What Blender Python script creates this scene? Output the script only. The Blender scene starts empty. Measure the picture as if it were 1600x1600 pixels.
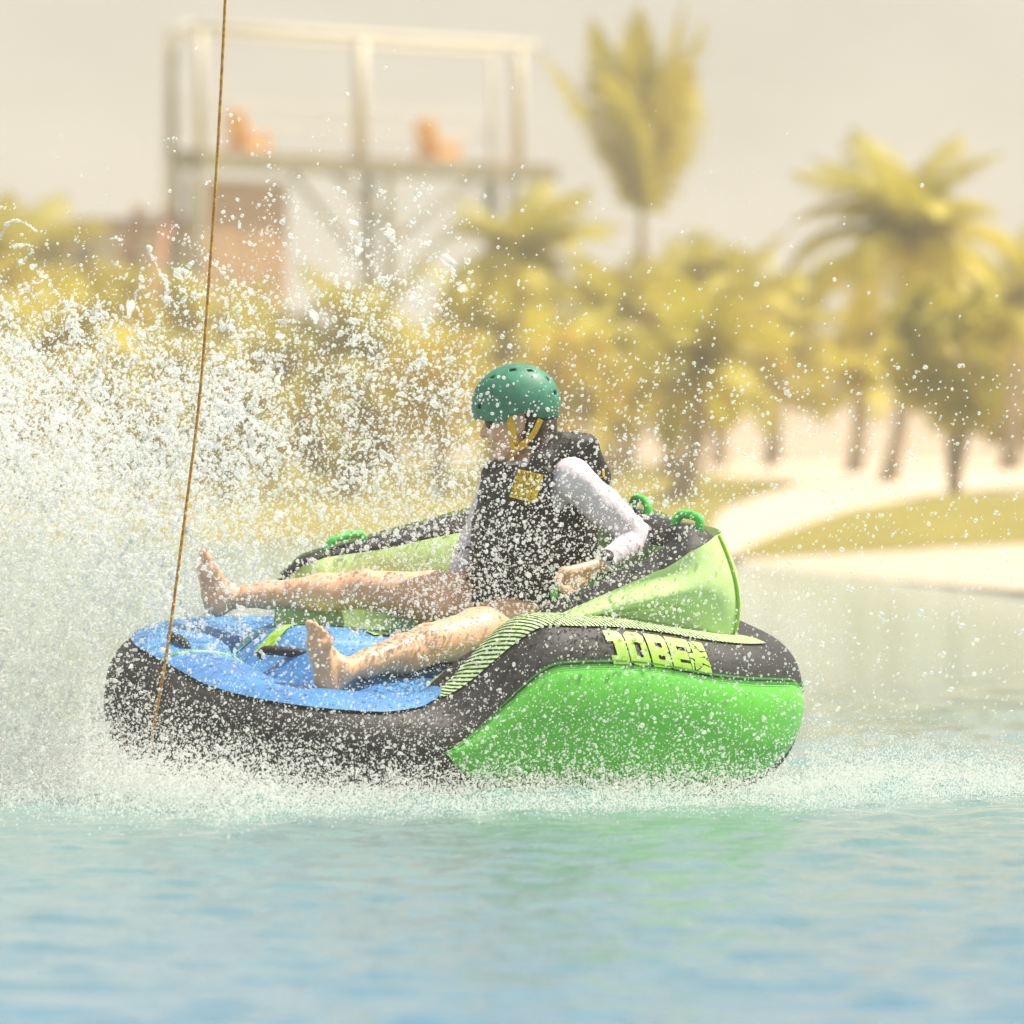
import bpy, math, random
import numpy as np
from mathutils import Vector, Matrix, Euler

R = math.radians
rng = np.random.default_rng(7)
random.seed(7)
sc = bpy.context.scene
col = sc.collection

# ------------------------------------------------------------------ camera, sky, sun, exposure
CAM_D, CAM_H, FPX = 25.0, 1.07, 12500.0          # metres to the raft, metres above the water, focal length in px of a 1600 frame
cam_d = bpy.data.cameras.new('camera')
cam = bpy.data.objects.new('camera', cam_d); col.objects.link(cam)
cam.location = (0, -CAM_D, CAM_H)
cam.rotation_euler = (R(90), 0, 0)
cam_d.sensor_width = 36; cam_d.sensor_fit = 'HORIZONTAL'
cam_d.lens = 36 * FPX / 1600
cam_d.shift_y = -100 / 1600
cam_d.clip_start = 0.5; cam_d.clip_end = 6000
cam_d.dof.use_dof = True
cam_d.dof.focus_distance = CAM_D - 0.35
cam_d.dof.aperture_fstop = 3.8
sc.camera = cam

SUN_EL, SUN_AZ = R(62), R(78)                    # azimuth clockwise from +Y (away from the camera) towards +X
world = bpy.data.worlds.new('World'); sc.world = world; world.use_nodes = True
nt = world.node_tree; nt.nodes.clear()
w_out = nt.nodes.new('ShaderNodeOutputWorld'); w_bg = nt.nodes.new('ShaderNodeBackground')
w_sky = nt.nodes.new('ShaderNodeTexSky'); w_sky.sky_type = 'NISHITA'; w_sky.sun_disc = False
w_sky.sun_elevation = SUN_EL; w_sky.sun_rotation = SUN_AZ; w_sky.dust_density = 3.0; w_sky.air_density = 1.0
w_tc = nt.nodes.new('ShaderNodeTexCoord'); w_map = nt.nodes.new('ShaderNodeMapping'); w_map.inputs['Scale'].default_value = (1, 1, 2.6)
w_n = nt.nodes.new('ShaderNodeTexNoise'); w_n.inputs['Scale'].default_value = 17.0; w_n.inputs['Detail'].default_value = 7; w_n.inputs['Roughness'].default_value = 0.55
w_r = nt.nodes.new('ShaderNodeValToRGB'); w_r.color_ramp.elements[0].position = 0.25; w_r.color_ramp.elements[1].position = 0.75
w_r.color_ramp.elements[0].color = (4.4, 4.05, 3.4, 1); w_r.color_ramp.elements[1].color = (5.7, 5.28, 4.5, 1)
w_mix = nt.nodes.new('ShaderNodeMixRGB')
w_sep = nt.nodes.new('ShaderNodeSeparateXYZ')
w_fac = nt.nodes.new('ShaderNodeMapRange'); w_fac.inputs[1].default_value = 0.07; w_fac.inputs[2].default_value = 0.55
w_fac.inputs[3].default_value = 0.97; w_fac.inputs[4].default_value = 0.38
L = nt.links.new
L(w_tc.outputs['Generated'], w_map.inputs[0]); L(w_map.outputs[0], w_n.inputs['Vector']); L(w_n.outputs['Fac'], w_r.inputs[0])
L(w_tc.outputs['Generated'], w_sep.inputs[0]); L(w_sep.outputs[2], w_fac.inputs[0])
L(w_fac.outputs[0], w_mix.inputs[0]); L(w_sky.outputs[0], w_mix.inputs[1]); L(w_r.outputs[0], w_mix.inputs[2])
L(w_mix.outputs[0], w_bg.inputs[0]); w_bg.inputs[1].default_value = 0.1
L(w_bg.outputs[0], w_out.inputs[0])

sun_d = bpy.data.lights.new('sun', 'SUN'); sun_d.energy = 4.8; sun_d.angle = R(0.6); sun_d.color = (1.0, 0.92, 0.78)
sun = bpy.data.objects.new('sun', sun_d); col.objects.link(sun)
sdir = Vector((math.cos(SUN_EL) * math.sin(SUN_AZ), math.cos(SUN_EL) * math.cos(SUN_AZ), math.sin(SUN_EL)))
sun.rotation_euler = sdir.to_track_quat('Z', 'Y').to_euler(); sun.location = (5, 5, 20)

sc.view_settings.view_transform = 'Standard'; sc.view_settings.look = 'None'
sc.view_settings.exposure = 0.65; sc.view_settings.gamma = 1.0; sc.view_settings.use_curve_mapping = False
sc.render.engine = 'CYCLES'
sc.cycles.use_denoising = True; sc.cycles.use_adaptive_sampling = True; sc.cycles.adaptive_threshold = 0.02
sc.cycles.max_bounces = 14; sc.cycles.diffuse_bounces = 12; sc.cycles.glossy_bounces = 3; sc.cycles.transmission_bounces = 5
sc.cycles.transparent_max_bounces = 48; sc.cycles.volume_bounces = 0
sc.cycles.caustics_reflective = False; sc.cycles.caustics_refractive = False
sc.cycles.sample_clamp_indirect = 6

# ------------------------------------------------------------------ helpers
def P(px, py, y=0.0):
    """a point of the place: column and row as seen in the photograph, y metres beyond the raft"""
    d = CAM_D + y
    return np.array([(px - 800) * d / FPX, y, CAM_H - (py - 700) * d / FPX])

def tag(o, label=None, cat=None, group=None, kind=None):
    if label: o['label'] = label
    if cat: o['category'] = cat
    if group: o['group'] = group
    if kind: o['kind'] = kind
    return o

def empty(name, loc, rot=(0, 0, 0)):
    o = bpy.data.objects.new(name, None); col.objects.link(o)
    o.location = [float(c) for c in loc]; o.rotation_euler = rot; o.empty_display_size = 0.1
    return o

def mesh_data(name, V, F, mat=None, smooth=True, uv=None):
    m = bpy.data.meshes.new(name)
    V = np.asarray(V, dtype=np.float32)
    if isinstance(F, np.ndarray):
        n, k = F.shape
        m.vertices.add(len(V)); m.vertices.foreach_set('co', V.ravel())
        m.loops.add(n * k); m.loops.foreach_set('vertex_index', F.ravel().astype(np.int32))
        m.polygons.add(n); m.polygons.foreach_set('loop_start', np.arange(0, n * k, k, dtype=np.int32))
        m.update(calc_edges=True)
    else:
        m.from_pydata([tuple(v) for v in V.tolist()], [], F)
    m.validate()
    m.polygons.foreach_set('use_smooth', np.full(len(m.polygons), smooth, dtype=bool))
    if uv is not None:
        l = m.uv_layers.new(name='UVMap'); vi = np.zeros(len(m.loops), dtype=np.int32); m.loops.foreach_get('vertex_index', vi)
        l.data.foreach_set('uv', np.asarray(uv, dtype=np.float32)[vi].ravel())
    if mat: m.materials.append(mat)
    m.update()
    return m

def obj(name, V, F, mat, parent=None, smooth=True, uv=None, world=True):
    """one mesh object; V in world coordinates when world, else in the parent's own"""
    V = np.asarray(V, dtype=np.float64)
    if parent is not None and world: V = V - np.array(parent.location)
    o = bpy.data.objects.new(name, mesh_data(name, V, F, mat, smooth, uv)); col.objects.link(o)
    if parent is not None: o.parent = parent
    return o

class MB:
    def __init__(s): s.V = []; s.F = []; s.n = 0
    def add(s, V, F):
        V = np.asarray(V, float).reshape(-1, 3); s.V.append(V); s.F += [tuple(int(i) + s.n for i in f) for f in F]; s.n += len(V); return s
    def box(s, c, size, M=None):
        h = np.array(size) / 2
        v = np.array([[x, y, z] for x in (-1, 1) for y in (-1, 1) for z in (-1, 1)]) * h
        if M is not None: v = v @ np.array(M).T
        return s.add(v + np.array(c), [(0, 1, 3, 2), (4, 6, 7, 5), (0, 4, 5, 1), (2, 3, 7, 6), (0, 2, 6, 4), (1, 5, 7, 3)])
    def tube(s, pts, r, n=10, cap=True, flat=1.0):
        pts = np.asarray(pts, float); m = len(pts)
        r = np.full(m, r) if np.isscalar(r) else np.asarray(r, float)
        T = np.gradient(pts, axis=0); T /= np.linalg.norm(T, axis=1)[:, None] + 1e-12
        up = np.array([0, 0, 1.0]) if abs(T[0][2]) < 0.9 else np.array([1.0, 0, 0])
        V = []; x = None
        for i in range(m):
            x = np.cross(up, T[i]) if x is None else x - T[i] * np.dot(x, T[i])
            x /= np.linalg.norm(x) + 1e-12; yv = np.cross(T[i], x)
            a = np.arange(n) * 2 * math.pi / n
            V.append(pts[i] + r[i] * (np.cos(a)[:, None] * x + flat * np.sin(a)[:, None] * yv))
        F = [(i * n + j, i * n + (j + 1) % n, (i + 1) * n + (j + 1) % n, (i + 1) * n + j) for i in range(m - 1) for j in range(n)]
        if cap: F += [tuple(range(n - 1, -1, -1)), tuple((m - 1) * n + j for j in range(n))]
        return s.add(np.concatenate(V), F)
    def build(s, name, mat, parent=None, smooth=False, world=True):
        return obj(name, np.concatenate(s.V), s.F, mat, parent, smooth, world=world)

def grid_faces(nu, nv, wrap_u=False):
    i = np.arange(nu if wrap_u else nu - 1)[:, None]; j = np.arange(nv - 1)[None, :]
    i2 = (i + 1) % nu
    a = i * nv + j; b = i2 * nv + j; c = i2 * nv + j + 1; d = i * nv + j + 1
    return np.stack([a + 0 * j, b + 0 * j, c + 0 * j, d + 0 * j], -1).reshape(-1, 4)

def smooth_path(pts, n):
    """Catmull-Rom through pts"""
    p = np.asarray(pts, float); p = np.vstack([2 * p[0] - p[1], p, 2 * p[-1] - p[-2]])
    out = []
    for k in np.linspace(0, len(p) - 3 - 1e-9, n):
        i = int(k); t = k - i; a, b, c, d = p[i:i + 4]
        out.append(0.5 * (2 * b + (c - a) * t + (2 * a - 5 * b + 4 * c - d) * t * t + (3 * b - a - 3 * c + d) * t ** 3))
    return np.array(out)

def sstep(x, a, b):
    t = np.clip((np.asarray(x, float) - a) / (b - a), 0, 1); return t * t * (3 - 2 * t)

# ------------------------------------------------------------------ materials
def mat(name, c, rough=0.6, spec=0.5, noise=0.0, nscale=8.0, bump=0.0, bscale=60.0, c2=None, coat=0.0, sss=0.0, transl=0.0, metal=0.0, sheen=0.0, bdist=0.01):
    m = bpy.data.materials.new(name); m.use_nodes = True
    n = m.node_tree.nodes; l = m.node_tree.links
    b = n['Principled BSDF']; out = n['Material Output']
    b.inputs['Base Color'].default_value = (*c, 1); b.inputs['Roughness'].default_value = rough
    b.inputs['Specular IOR Level'].default_value = spec; b.inputs['Metallic'].default_value = metal
    b.inputs['Coat Weight'].default_value = coat; b.inputs['Coat Roughness'].default_value = 0.12
    if sss:
        b.inputs['Subsurface Weight'].default_value = sss; b.inputs['Subsurface Radius'].default_value = (0.012, 0.004, 0.002); b.inputs['Subsurface Scale'].default_value = 1.0
    if sheen: b.inputs['Sheen Weight'].default_value = sheen
    tc = n.new('ShaderNodeTexCoord')
    if noise or c2:
        tx = n.new('ShaderNodeTexNoise'); tx.inputs['Scale'].default_value = nscale; tx.inputs['Detail'].default_value = 5
        l.new(tc.outputs['Object'], tx.inputs['Vector'])
        rp = n.new('ShaderNodeValToRGB'); rp.color_ramp.elements[0].position = 0.32; rp.color_ramp.elements[1].position = 0.68
        lo = c2 if c2 else tuple(x * (1 - noise) for x in c); hi = c if c2 else tuple(min(1, x * (1 + noise)) for x in c)
        rp.color_ramp.elements[0].color = (*lo, 1); rp.color_ramp.elements[1].color = (*hi, 1)
        l.new(tx.outputs['Fac'], rp.inputs[0]); l.new(rp.outputs[0], b.inputs['Base Color'])
    if bump:
        bt = n.new('ShaderNodeTexNoise'); bt.inputs['Scale'].default_value = bscale; bt.inputs['Detail'].default_value = 4
        l.new(tc.outputs['Object'], bt.inputs['Vector'])
        bn = n.new('ShaderNodeBump'); bn.inputs['Strength'].default_value = bump; bn.inputs['Distance'].default_value = bdist
        l.new(bt.outputs['Fac'], bn.inputs['Height']); l.new(bn.outputs[0], b.inputs['Normal'])
    if transl:
        t = n.new('ShaderNodeBsdfTranslucent'); mx = n.new('ShaderNodeMixShader'); mx.inputs[0].default_value = transl
        src = b.inputs['Base Color'].links
        if src: l.new(src[0].from_socket, t.inputs[0])
        else: t.inputs[0].default_value = (*c, 1)
        l.new(b.outputs[0], mx.inputs[1]); l.new(t.outputs[0], mx.inputs[2]); l.new(mx.outputs[0], out.inputs[0])
    return m

M = {}
M['soil'] = mat('sandy_soil', (0.46, 0.36, 0.25), 0.95, 0.1, noise=0.18, nscale=0.35)
M['sand'] = mat('pale_sand', (0.64, 0.53, 0.40), 0.95, 0.1, noise=0.07, nscale=1.2)
M['beach'] = mat('beach_sand', (0.56, 0.46, 0.34), 0.9, 0.15, noise=0.08, nscale=1.5)
M['grass'] = mat('dry_lawn', (0.30, 0.25, 0.055), 0.95, 0.1, noise=0.25, nscale=0.8, c2=(0.22, 0.20, 0.05))
M['trunk'] = mat('palm_bark', (0.46, 0.36, 0.24), 0.95, 0.1, noise=0.3, nscale=5, bump=0.6, bscale=20)
M['bark'] = mat('tree_bark', (0.34, 0.27, 0.17), 0.95, 0.1, noise=0.3, nscale=6)
M['frond'] = mat('palm_leaf', (0.48, 0.42, 0.04), 0.5, 0.4, noise=0.3, nscale=2.2, transl=0.4)
M['frond_y'] = mat('palm_leaf_yellowed', (0.60, 0.52, 0.04), 0.5, 0.4, noise=0.25, nscale=2.2, transl=0.42)
M['leaf_d'] = mat('olive_leaf', (0.45, 0.40, 0.045), 0.55, 0.3, noise=0.35, nscale=2.5, transl=0.35)
M['leaf_m'] = mat('green_gold_leaf', (0.58, 0.50, 0.05), 0.55, 0.3, noise=0.35, nscale=2.0, transl=0.38)
M['leaf_y'] = mat('yellow_leaf', (0.69, 0.575, 0.04), 0.55, 0.3, noise=0.3, nscale=2.0, transl=0.42)
M['flower'] = mat('orange_blossom', (0.85, 0.50, 0.13), 0.6, 0.3, noise=0.15, nscale=6, transl=0.3)

# ------------------------------------------------------------------ water
def water_height(X, Y):
    g = np.random.default_rng(3); Z = np.zeros_like(X)
    for k in range(44):
        lam = 0.13 * (1.035 ** k) * g.uniform(0.9, 1.1)
        th = g.uniform(0, 6.28); ph = g.uniform(0, 6.28)
        kx, ky = 2 * math.pi / lam * math.cos(th), 2 * math.pi / lam * math.sin(th)
        amp = 0.0036 * lam ** 0.95
        fade = 1 / (1 + (np.maximum(np.hypot(X / 3.5, np.maximum(np.abs(Y + 3) - 9, 0) / 3.5) - 1, 0) / max(lam, 0.3)) ** 2)
        Z += amp * np.sin(kx * X + ky * Y + ph + 0.8 * np.sin(0.7 * kx * Y - 0.3 * ky * X)) * fade
    # water heaped up along the near side of the planing hull
    ys_ = np.interp(X, [-1.9, -1.45, -1.28, -.8, 1.0, 1.35, 2.0], [.9, .1, -.55, -1.14, -.36, 0.2, .8]) - .16
    w = np.exp(-((Y - ys_) / .13) ** 2) * sstep(X, -2.0, -1.3) * (1 - sstep(X, 1.2, 2.0))
    return Z + w * (.030 + .016 * np.sin(9 * X + 3 * np.sin(4 * Y)) + .010 * np.sin(23 * X + 5 * Y + 1))

def nonuni(lo, a, b, hi, step, grow=1.18):
    mid = np.arange(a, b + 1e-6, step); l = [a]; s = step
    while l[-1] > lo: s *= grow; l.append(l[-1] - s)
    r = [mid[-1]]; s = step
    while r[-1] < hi: s *= grow; r.append(r[-1] + s)
    return np.array(l[::-1][:-1] + mid.tolist() + r[1:])

xs = nonuni(-1500, -2.6, 2.6, 1500, 0.025); ys = nonuni(-400, -11.5, 3.0, 260, 0.028, 1.10)
X, Y = np.meshgrid(xs, ys, indexing='ij')
Zw = water_height(X, Y)
m_water = bpy.data.materials.new('lagoon_water'); m_water.use_nodes = True
n = m_water.node_tree.nodes; l = m_water.node_tree.links; b = n['Principled BSDF']
b.inputs['Base Color'].default_value = (0.16, 0.44, 0.46, 1); b.inputs['Roughness'].default_value = 0.06; b.inputs['IOR'].default_value = 1.333
tc = n.new('ShaderNodeTexCoord'); mp = n.new('ShaderNodeMapping'); mp.inputs['Scale'].default_value = (2.0, 0.85, 1)
l.new(tc.outputs['Object'], mp.inputs[0])
t1 = n.new('ShaderNodeTexNoise'); t1.inputs['Scale'].default_value = 5.5; t1.inputs['Detail'].default_value = 6; t1.inputs['Roughness'].default_value = 0.6
l.new(mp.outputs[0], t1.inputs['Vector'])
bn = n.new('ShaderNodeBump'); bn.inputs['Strength'].default_value = 0.45; bn.inputs['Distance'].default_value = 0.04
l.new(t1.outputs['Fac'], bn.inputs['Height']); l.new(bn.outputs[0], b.inputs['Normal'])
t2 = n.new('ShaderNodeTexNoise'); t2.inputs['Scale'].default_value = 0.35; t2.inputs['Detail'].default_value = 2
l.new(tc.outputs['Object'], t2.inputs['Vector'])
rp = n.new('ShaderNodeValToRGB'); rp.color_ramp.elements[0].position = 0.35; rp.color_ramp.elements[1].position = 0.65
rp.color_ramp.elements[0].color = (0.85, 0.92, 0.95, 1); rp.color_ramp.elements[1].color = (1.0, 1.0, 1.0, 1)
l.new(t2.outputs['Fac'], rp.inputs[0])
# sky reflection painted into the base colour: blue near the camera, paler green beyond
sp = n.new('ShaderNodeSeparateXYZ'); l.new(tc.outputs['Object'], sp.inputs[0])
mr = n.new('ShaderNodeMapRange'); mr.inputs[1].default_value = -11; mr.inputs[2].default_value = 30; l.new(sp.outputs[1], mr.inputs[0])
r2 = n.new('ShaderNodeValToRGB'); r2.color_ramp.elements[0].position = 0; r2.color_ramp.elements[0].color = (0.088, 0.205, 0.30, 1)
r2.color_ramp.elements[1].position = 1; r2.color_ramp.elements[1].color = (0.29, 0.46, 0.43, 1)
e_ = r2.color_ramp.elements.new(0.22); e_.color = (0.13, 0.24, 0.222, 1)
l.new(mr.outputs[0], r2.inputs[0])
mm_ = n.new('ShaderNodeMixRGB'); mm_.blend_type = 'MULTIPLY'; mm_.inputs[0].default_value = 1; l.new(r2.outputs[0], mm_.inputs[1]); l.new(rp.outputs[0], mm_.inputs[2]); l.new(mm_.outputs[0], b.inputs['Base Color'])
M['water'] = m_water
tag(obj('lake_water', np.stack([X, Y, Zw], -1).reshape(-1, 3), grid_faces(len(xs), len(ys)), m_water), kind='structure')

# ------------------------------------------------------------------ ground beyond the water
SHX = np.array([-1600, -60, -20, -6, 0, 2.17, 3.0, 3.76, 5, 9, 40, 1600.]); SHY = np.array([150, 95, 78, 70, 63, 48.5, 40.5, 33.7, 29, 25, 22, 60.])
def gz(x, y):
    s = y - np.interp(x, SHX, SHY)
    z = np.interp(s, [-60, -4, 0, 9, 27, 70, 120, 190, 260, 340, 600, 2000], [-1.5, -0.25, 0.0, 0.10, 0.43, 0.72, 0.82, 1.0, 2.6, 3.2, 3.6, 4.0])
    return z
gx = np.unique(np.concatenate([np.linspace(-14, 14, 113), nonuni(-1500, -14, 14, 1500, 0.5, 1.3)]))
gy = np.unique(np.concatenate([np.linspace(15, 180, 180), np.array([190, 210, 230, 260, 290, 320, 360, 420, 520, 700, 1000, 1400, 1900])]))
GX, GY = np.meshgrid(gx, gy, indexing='ij')
GZ = gz(GX, GY) + 0.02 * np.sin(GX * 1.3 + 0.4 * GY) * np.cos(GY * 0.5)
tag(obj('ground', np.stack([GX, GY, GZ], -1).reshape(-1, 3), grid_faces(len(gx), len(gy)), M['soil']), kind='structure')

def on_ground(px, py):
    """where the line of sight of a photograph pixel meets the ground"""
    d = np.linspace(45, 330, 2400); x = (px - 800) * d / FPX; z = CAM_H - (py - 700) * d / FPX
    h = z - gz(x, d - CAM_D); i = np.argmax(h < 0) if (h < 0).any() else len(d) - 1
    return np.array([x[i], d[i] - CAM_D])

def sheet(name, rows, m, lift):
    """a strip of ground cover between a left and a right margin, following the terrain"""
    V = []; nc = 24
    rr = np.array(rows, float); pys = np.linspace(rr[0, 0], rr[-1, 0], 46)
    for py in pys:
        a = np.interp(py, rr[:, 0], rr[:, 1]); c = np.interp(py, rr[:, 0], rr[:, 2])
        for k in range(nc):
            q = on_ground(a + (c - a) * k / (nc - 1), py)
            V.append((q[0], q[1], gz(*q) + lift + 0.02))
    return tag(obj(name, V, grid_faces(46, nc), m), kind='structure')

sheet('beach', [(846, 1640, 1700), (850, 1560, 1900), (860, 1400, 1900), (870, 1260, 1900), (880, 1150, 1900), (890, 1160, 1900), (905, 1300, 1900), (935, 1640, 1900)], M['beach'], 0.006)
sheet('sand_path', [(724, 1090, 1900), (734, 1080, 1900), (746, 1120, 1900), (754, 1250, 1900), (765, 1238, 1560), (780, 1185, 1440), (800, 1132, 1345), (820, 1118, 1280), (840, 1112, 1225), (858, 1115, 1190), (874, 1130, 1152)], M['sand'], 0.012)
sheet('lawn', [(775, 1500, 1900), (785, 1430, 1900), (800, 1335, 1900), (820, 1272, 1900), (840, 1216, 1800), (852, 1185, 1640), (864, 1160, 1420), (876, 1146, 1200)], M['grass'], 0.018)
sheet('lawn', [(722, -500, 900), (732, -500, 1060), (744, -500, 1090), (756, -500, 1235), (766, -500, 1228), (780, -500, 1175), (800, -500, 1124), (830, -500, 1108), (852, -500, 1105)], M['grass'], 0.016)

# ------------------------------------------------------------------ palms
def frond_mesh(name, droop, m, seed, upright=0.0):
    g = np.random.default_rng(seed); N = 22
    t = np.linspace(0, 1, N); ang = upright - droop * t ** 1.4
    step = 1.0 / (N - 1); x = np.concatenate([[0], np.cumsum(np.cos(ang[:-1]) * step)]); z = np.concatenate([[0], np.cumsum(np.sin(ang[:-1]) * step)])
    mb = MB(); pts = np.stack([x, 0 * x, z], -1)
    mb.tube(pts[::3], np.linspace(0.016, 0.003, len(pts[::3])), n=4)
    for i in range(2, N):
        w = 0.30 * math.sin(math.pi * min(1, 0.12 + 0.9 * t[i])) ** 0.8 * g.uniform(0.85, 1.1)
        T = np.array([math.cos(ang[i]), 0, math.sin(ang[i])]); Nn = np.array([-T[2], 0, T[0]])
        for s in (-1, 1):
            for q in (0, 0.5):
                p = pts[i] - T * step * q
                d = T * 0.55 + np.array([0, s * 0.8, 0]) - np.array([0, 0, 1]) * g.uniform(0.15, 0.45)
                d /= np.linalg.norm(d); hw = T * 0.013
                mid = p + d * w * 0.55 + Nn * 0.01; tip = p + d * w - np.array([0, 0, 0.10 * w])
                mb.add([p - hw, p + hw, mid + hw, mid - hw, tip], [(0, 1, 2, 3), (3, 2, 4)])
    return mesh_data(name, np.concatenate(mb.V), mb.F, m, False)

FR = {}
for key, mm in (('g', M['frond']), ('y', M['frond_y'])):
    FR[key] = [frond_mesh('frond', d, mm, 40 + i, u) for i, (d, u) in enumerate([(1.0, 1.25), (1.3, 1.0), (1.8, 0.85), (2.0, 0.55), (2.0, 0.2), (1.5, -0.2), (0.10, 1.54), (0.55, 1.36)])]

def palm(px, d, crown_py, Lm, nf, label, style=0, lean=0.2, seed=0, kind='g', r=0.12):
    g = np.random.default_rng(100 + seed); y = d - CAM_D
    x = (px - 800) * d / FPX; top = np.array([x, y, CAM_H - (crown_py - 700) * d / FPX])
    base = np.array([x - lean, y + g.uniform(-0.3, 0.3), float(gz(x, y)) - 0.05])
    t = empty('palm_tree', base); tag(t, label, 'palm tree', 'palm trees on the far shore')
    k = np.linspace(0, 1, 9)[:, None]; pts = base + (top - base) * k; pts[:, 0] += (lean * 0.5 * np.sin(math.pi * k))[:, 0]
    rad = np.interp(k[:, 0], [0, 0.1, 1], [r * 1.6, r * 1.1, r * 0.8]) * (1 + 0.05 * np.sin(np.arange(9) * 2.1))
    MB().tube(pts, rad, n=9).build('trunk', M['trunk'], t, True)
    ga = 2.39996
    for i in range(nf):
        f = (i + 0.5) / nf
        lv = [0, 1, 2, 3, 4, 5]
        if style == 1: v = lv[min(3, int(f * 3.6))]
        elif style == 3: v = [6, 6, 6, 7, 7, 0][min(5, int(f * 6))]
        elif style == 2: v = lv[min(5, 1 + int(f * 5))]
        else: v = lv[min(5, int(f * 6))]
        src = FR['y' if (kind == 'y' or (v >= 4 and g.random() < 0.7)) else 'g'][v]
        o = bpy.data.objects.new('frond', src); col.objects.link(o); o.parent = t
        o.location = (top - base) + np.array([0, 0, g.uniform(-0.05, 0.1)])
        s = Lm * g.uniform(0.85, 1.1); o.scale = (s * .62, s * .62, s) if style == 3 else (s, s, s)
        o.rotation_euler = (g.normal(0, 0.15), g.normal(0, 0.10), i * ga + g.uniform(-0.3, 0.3) + seed)
    return t

palm(1003, 140, 345, 3.85, 10, 'tallest palm, its upright crown against the sky right of the tower', 3, 0.3, 1)
palm(1420, 105, 390, 2.0, 26, 'full drooping palm near the right edge above the small round tree', 0, 0.3, 2, r=0.10)
palm(815, 122, 410, 1.75, 20, 'palm standing in front of the right end of the tower deck', 0, 0.15, 3)
palm(1132, 135, 500, 2.0, 22, 'palm with short upright fronds between the tallest palm and the drooping one', 1, 0.1, 4)
palm(5, 128, 455, 2.3, 20, 'green palm cut by the left edge of the photo', 0, 0.1, 5)
palm(955, 118, 520, 1.6, 24, 'low dense palm just left below the tallest palm', 0, 0.1, 6)
palm(1215, 150, 540, 2.3, 22, 'olive palm behind the gap left of the drooping palm', 0, 0.1, 7)
palm(690, 135, 610, 2.2, 22, 'low palm half hidden by spray, left of the green helmet', 0, 0.1, 8)
palm(1585, 120, 500, 1.9, 22, 'palm cut by the right edge of the photo', 0, 0.1, 9)
palm(430, 128, 610, 2.2, 20, 'palm behind the thick spray under the tower', 0, 0.1, 10)
palm(1342, 118, 600, 1.1, 18, 'small palm with a visible bare trunk beside the sand path', 2, 0.1, 11, kind='y')
palm(1088, 100, 590, 1.5, 24, 'palm with a dark leaning trunk at the left end of the sand path', 0, 0.25, 12, r=0.13)
palm(560, 118, 560, 1.9, 22, 'palm behind the spray between the tower braces and the helmet', 0, 0.1, 14)
palm(775, 128, 545, 1.9, 22, 'palm directly above the green helmet', 0, 0.1, 15, kind='y')
palm(325, 130, 560, 1.9, 22, 'palm behind the spray right of the orange rope', 0, 0.1, 16)
palm(1055, 128, 560, 1.9, 22, 'low palm between the dark leaning trunk and the tallest palm', 0, 0.1, 17, kind='y')
palm(880, 116, 610, 1.5, 22, 'low yellowed palm right behind the green helmet', 0, 0.1, 18, kind='y')
palm(100, 118, 560, 1.7, 22, 'yellowed palm behind the spray near the left edge', 0, 0.1, 19, kind='y')
palm(200, 125, 620, 2.0, 18, 'low palm behind the spray left of the orange rope', 0, 0.1, 13)

# ------------------------------------------------------------------ leafy trees and bushes
def leafy(name, label, cat, px, py, d, rx_px, rz_px, leafs, seed, base_py=None, n=3000, leaf=0.10, stems=1, group='bushes on the far shore', mix=None):
    g = np.random.default_rng(500 + seed); k = d / FPX; y = d - CAM_D
    c = np.array([(px - 800) * k, y, CAM_H - (py - 700) * k]); rx, rz = rx_px * k, rz_px * k
    base = np.array([c[0], y, float(gz(c[0], y)) - 0.04])
    t = empty(name, base); tag(t, label, cat, group)
    mb = MB()
    for s in range(stems):
        a = g.uniform(0, 6.28); e = c + np.array([math.cos(a) * rx * 0.45, math.sin(a) * rx * 0.45, g.uniform(-0.1, 0.3) * rz])
        if s == 0: e = c + np.array([0.05, 0, 0.35 * rz])
        b0 = base + np.array([g.uniform(-.06, .06) * (s > 0), 0, 0]); mid = (b0 + e) / 2 + np.array([g.uniform(-.08, .08), 0, -0.05])
        mb.tube(smooth_path([b0, mid, e], 8), np.linspace(0.085 if s == 0 else 0.05, 0.02, 8), n=7)
    mb.build('trunk', M['bark'], t, True)
    nc = 46; D = g.normal(size=(nc, 3)); D /= np.linalg.norm(D, axis=1)[:, None]
    cc = c + D * (g.uniform(0.35, 0.95, nc) ** 0.6)[:, None] * np.array([rx, rx * 0.9, rz])
    cr = g.uniform(0.16, 0.36, nc) * min(rx, rz)
    for li, (lm, share) in enumerate(leafs):
        nn = int(n * share); w = g.integers(0, nc, nn) if li == 0 else g.integers(0, nc // 2 + 6, nn)
        dv = g.normal(size=(nn, 3)); dv /= np.linalg.norm(dv, axis=1)[:, None]
        p = cc[w] + dv * (cr[w] * g.uniform(0.3, 1.05, nn) ** 0.5)[:, None]
        p[:, 2] = np.maximum(p[:, 2], base[2] + 0.05)
        a = dv + g.normal(0, 0.7, (nn, 3)); a /= np.linalg.norm(a, axis=1)[:, None]
        u = np.cross(a, g.normal(size=(nn, 3))); u /= np.linalg.norm(u, axis=1)[:, None]; v = np.cross(a, u)
        s = leaf * g.uniform(0.6, 1.3, nn)[:, None]
        V = np.stack([p - u * s, p - v * s * 0.45, p + u * s, p + v * s * 0.45], 1).reshape(-1, 3)
        obj('crown' if li == 0 else 'blossom' if lm is M['flower'] else 'crown_tips', V, np.arange(nn * 4).reshape(-1, 4), lm, t, False)['kind'] = 'stuff'
    return t

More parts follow.
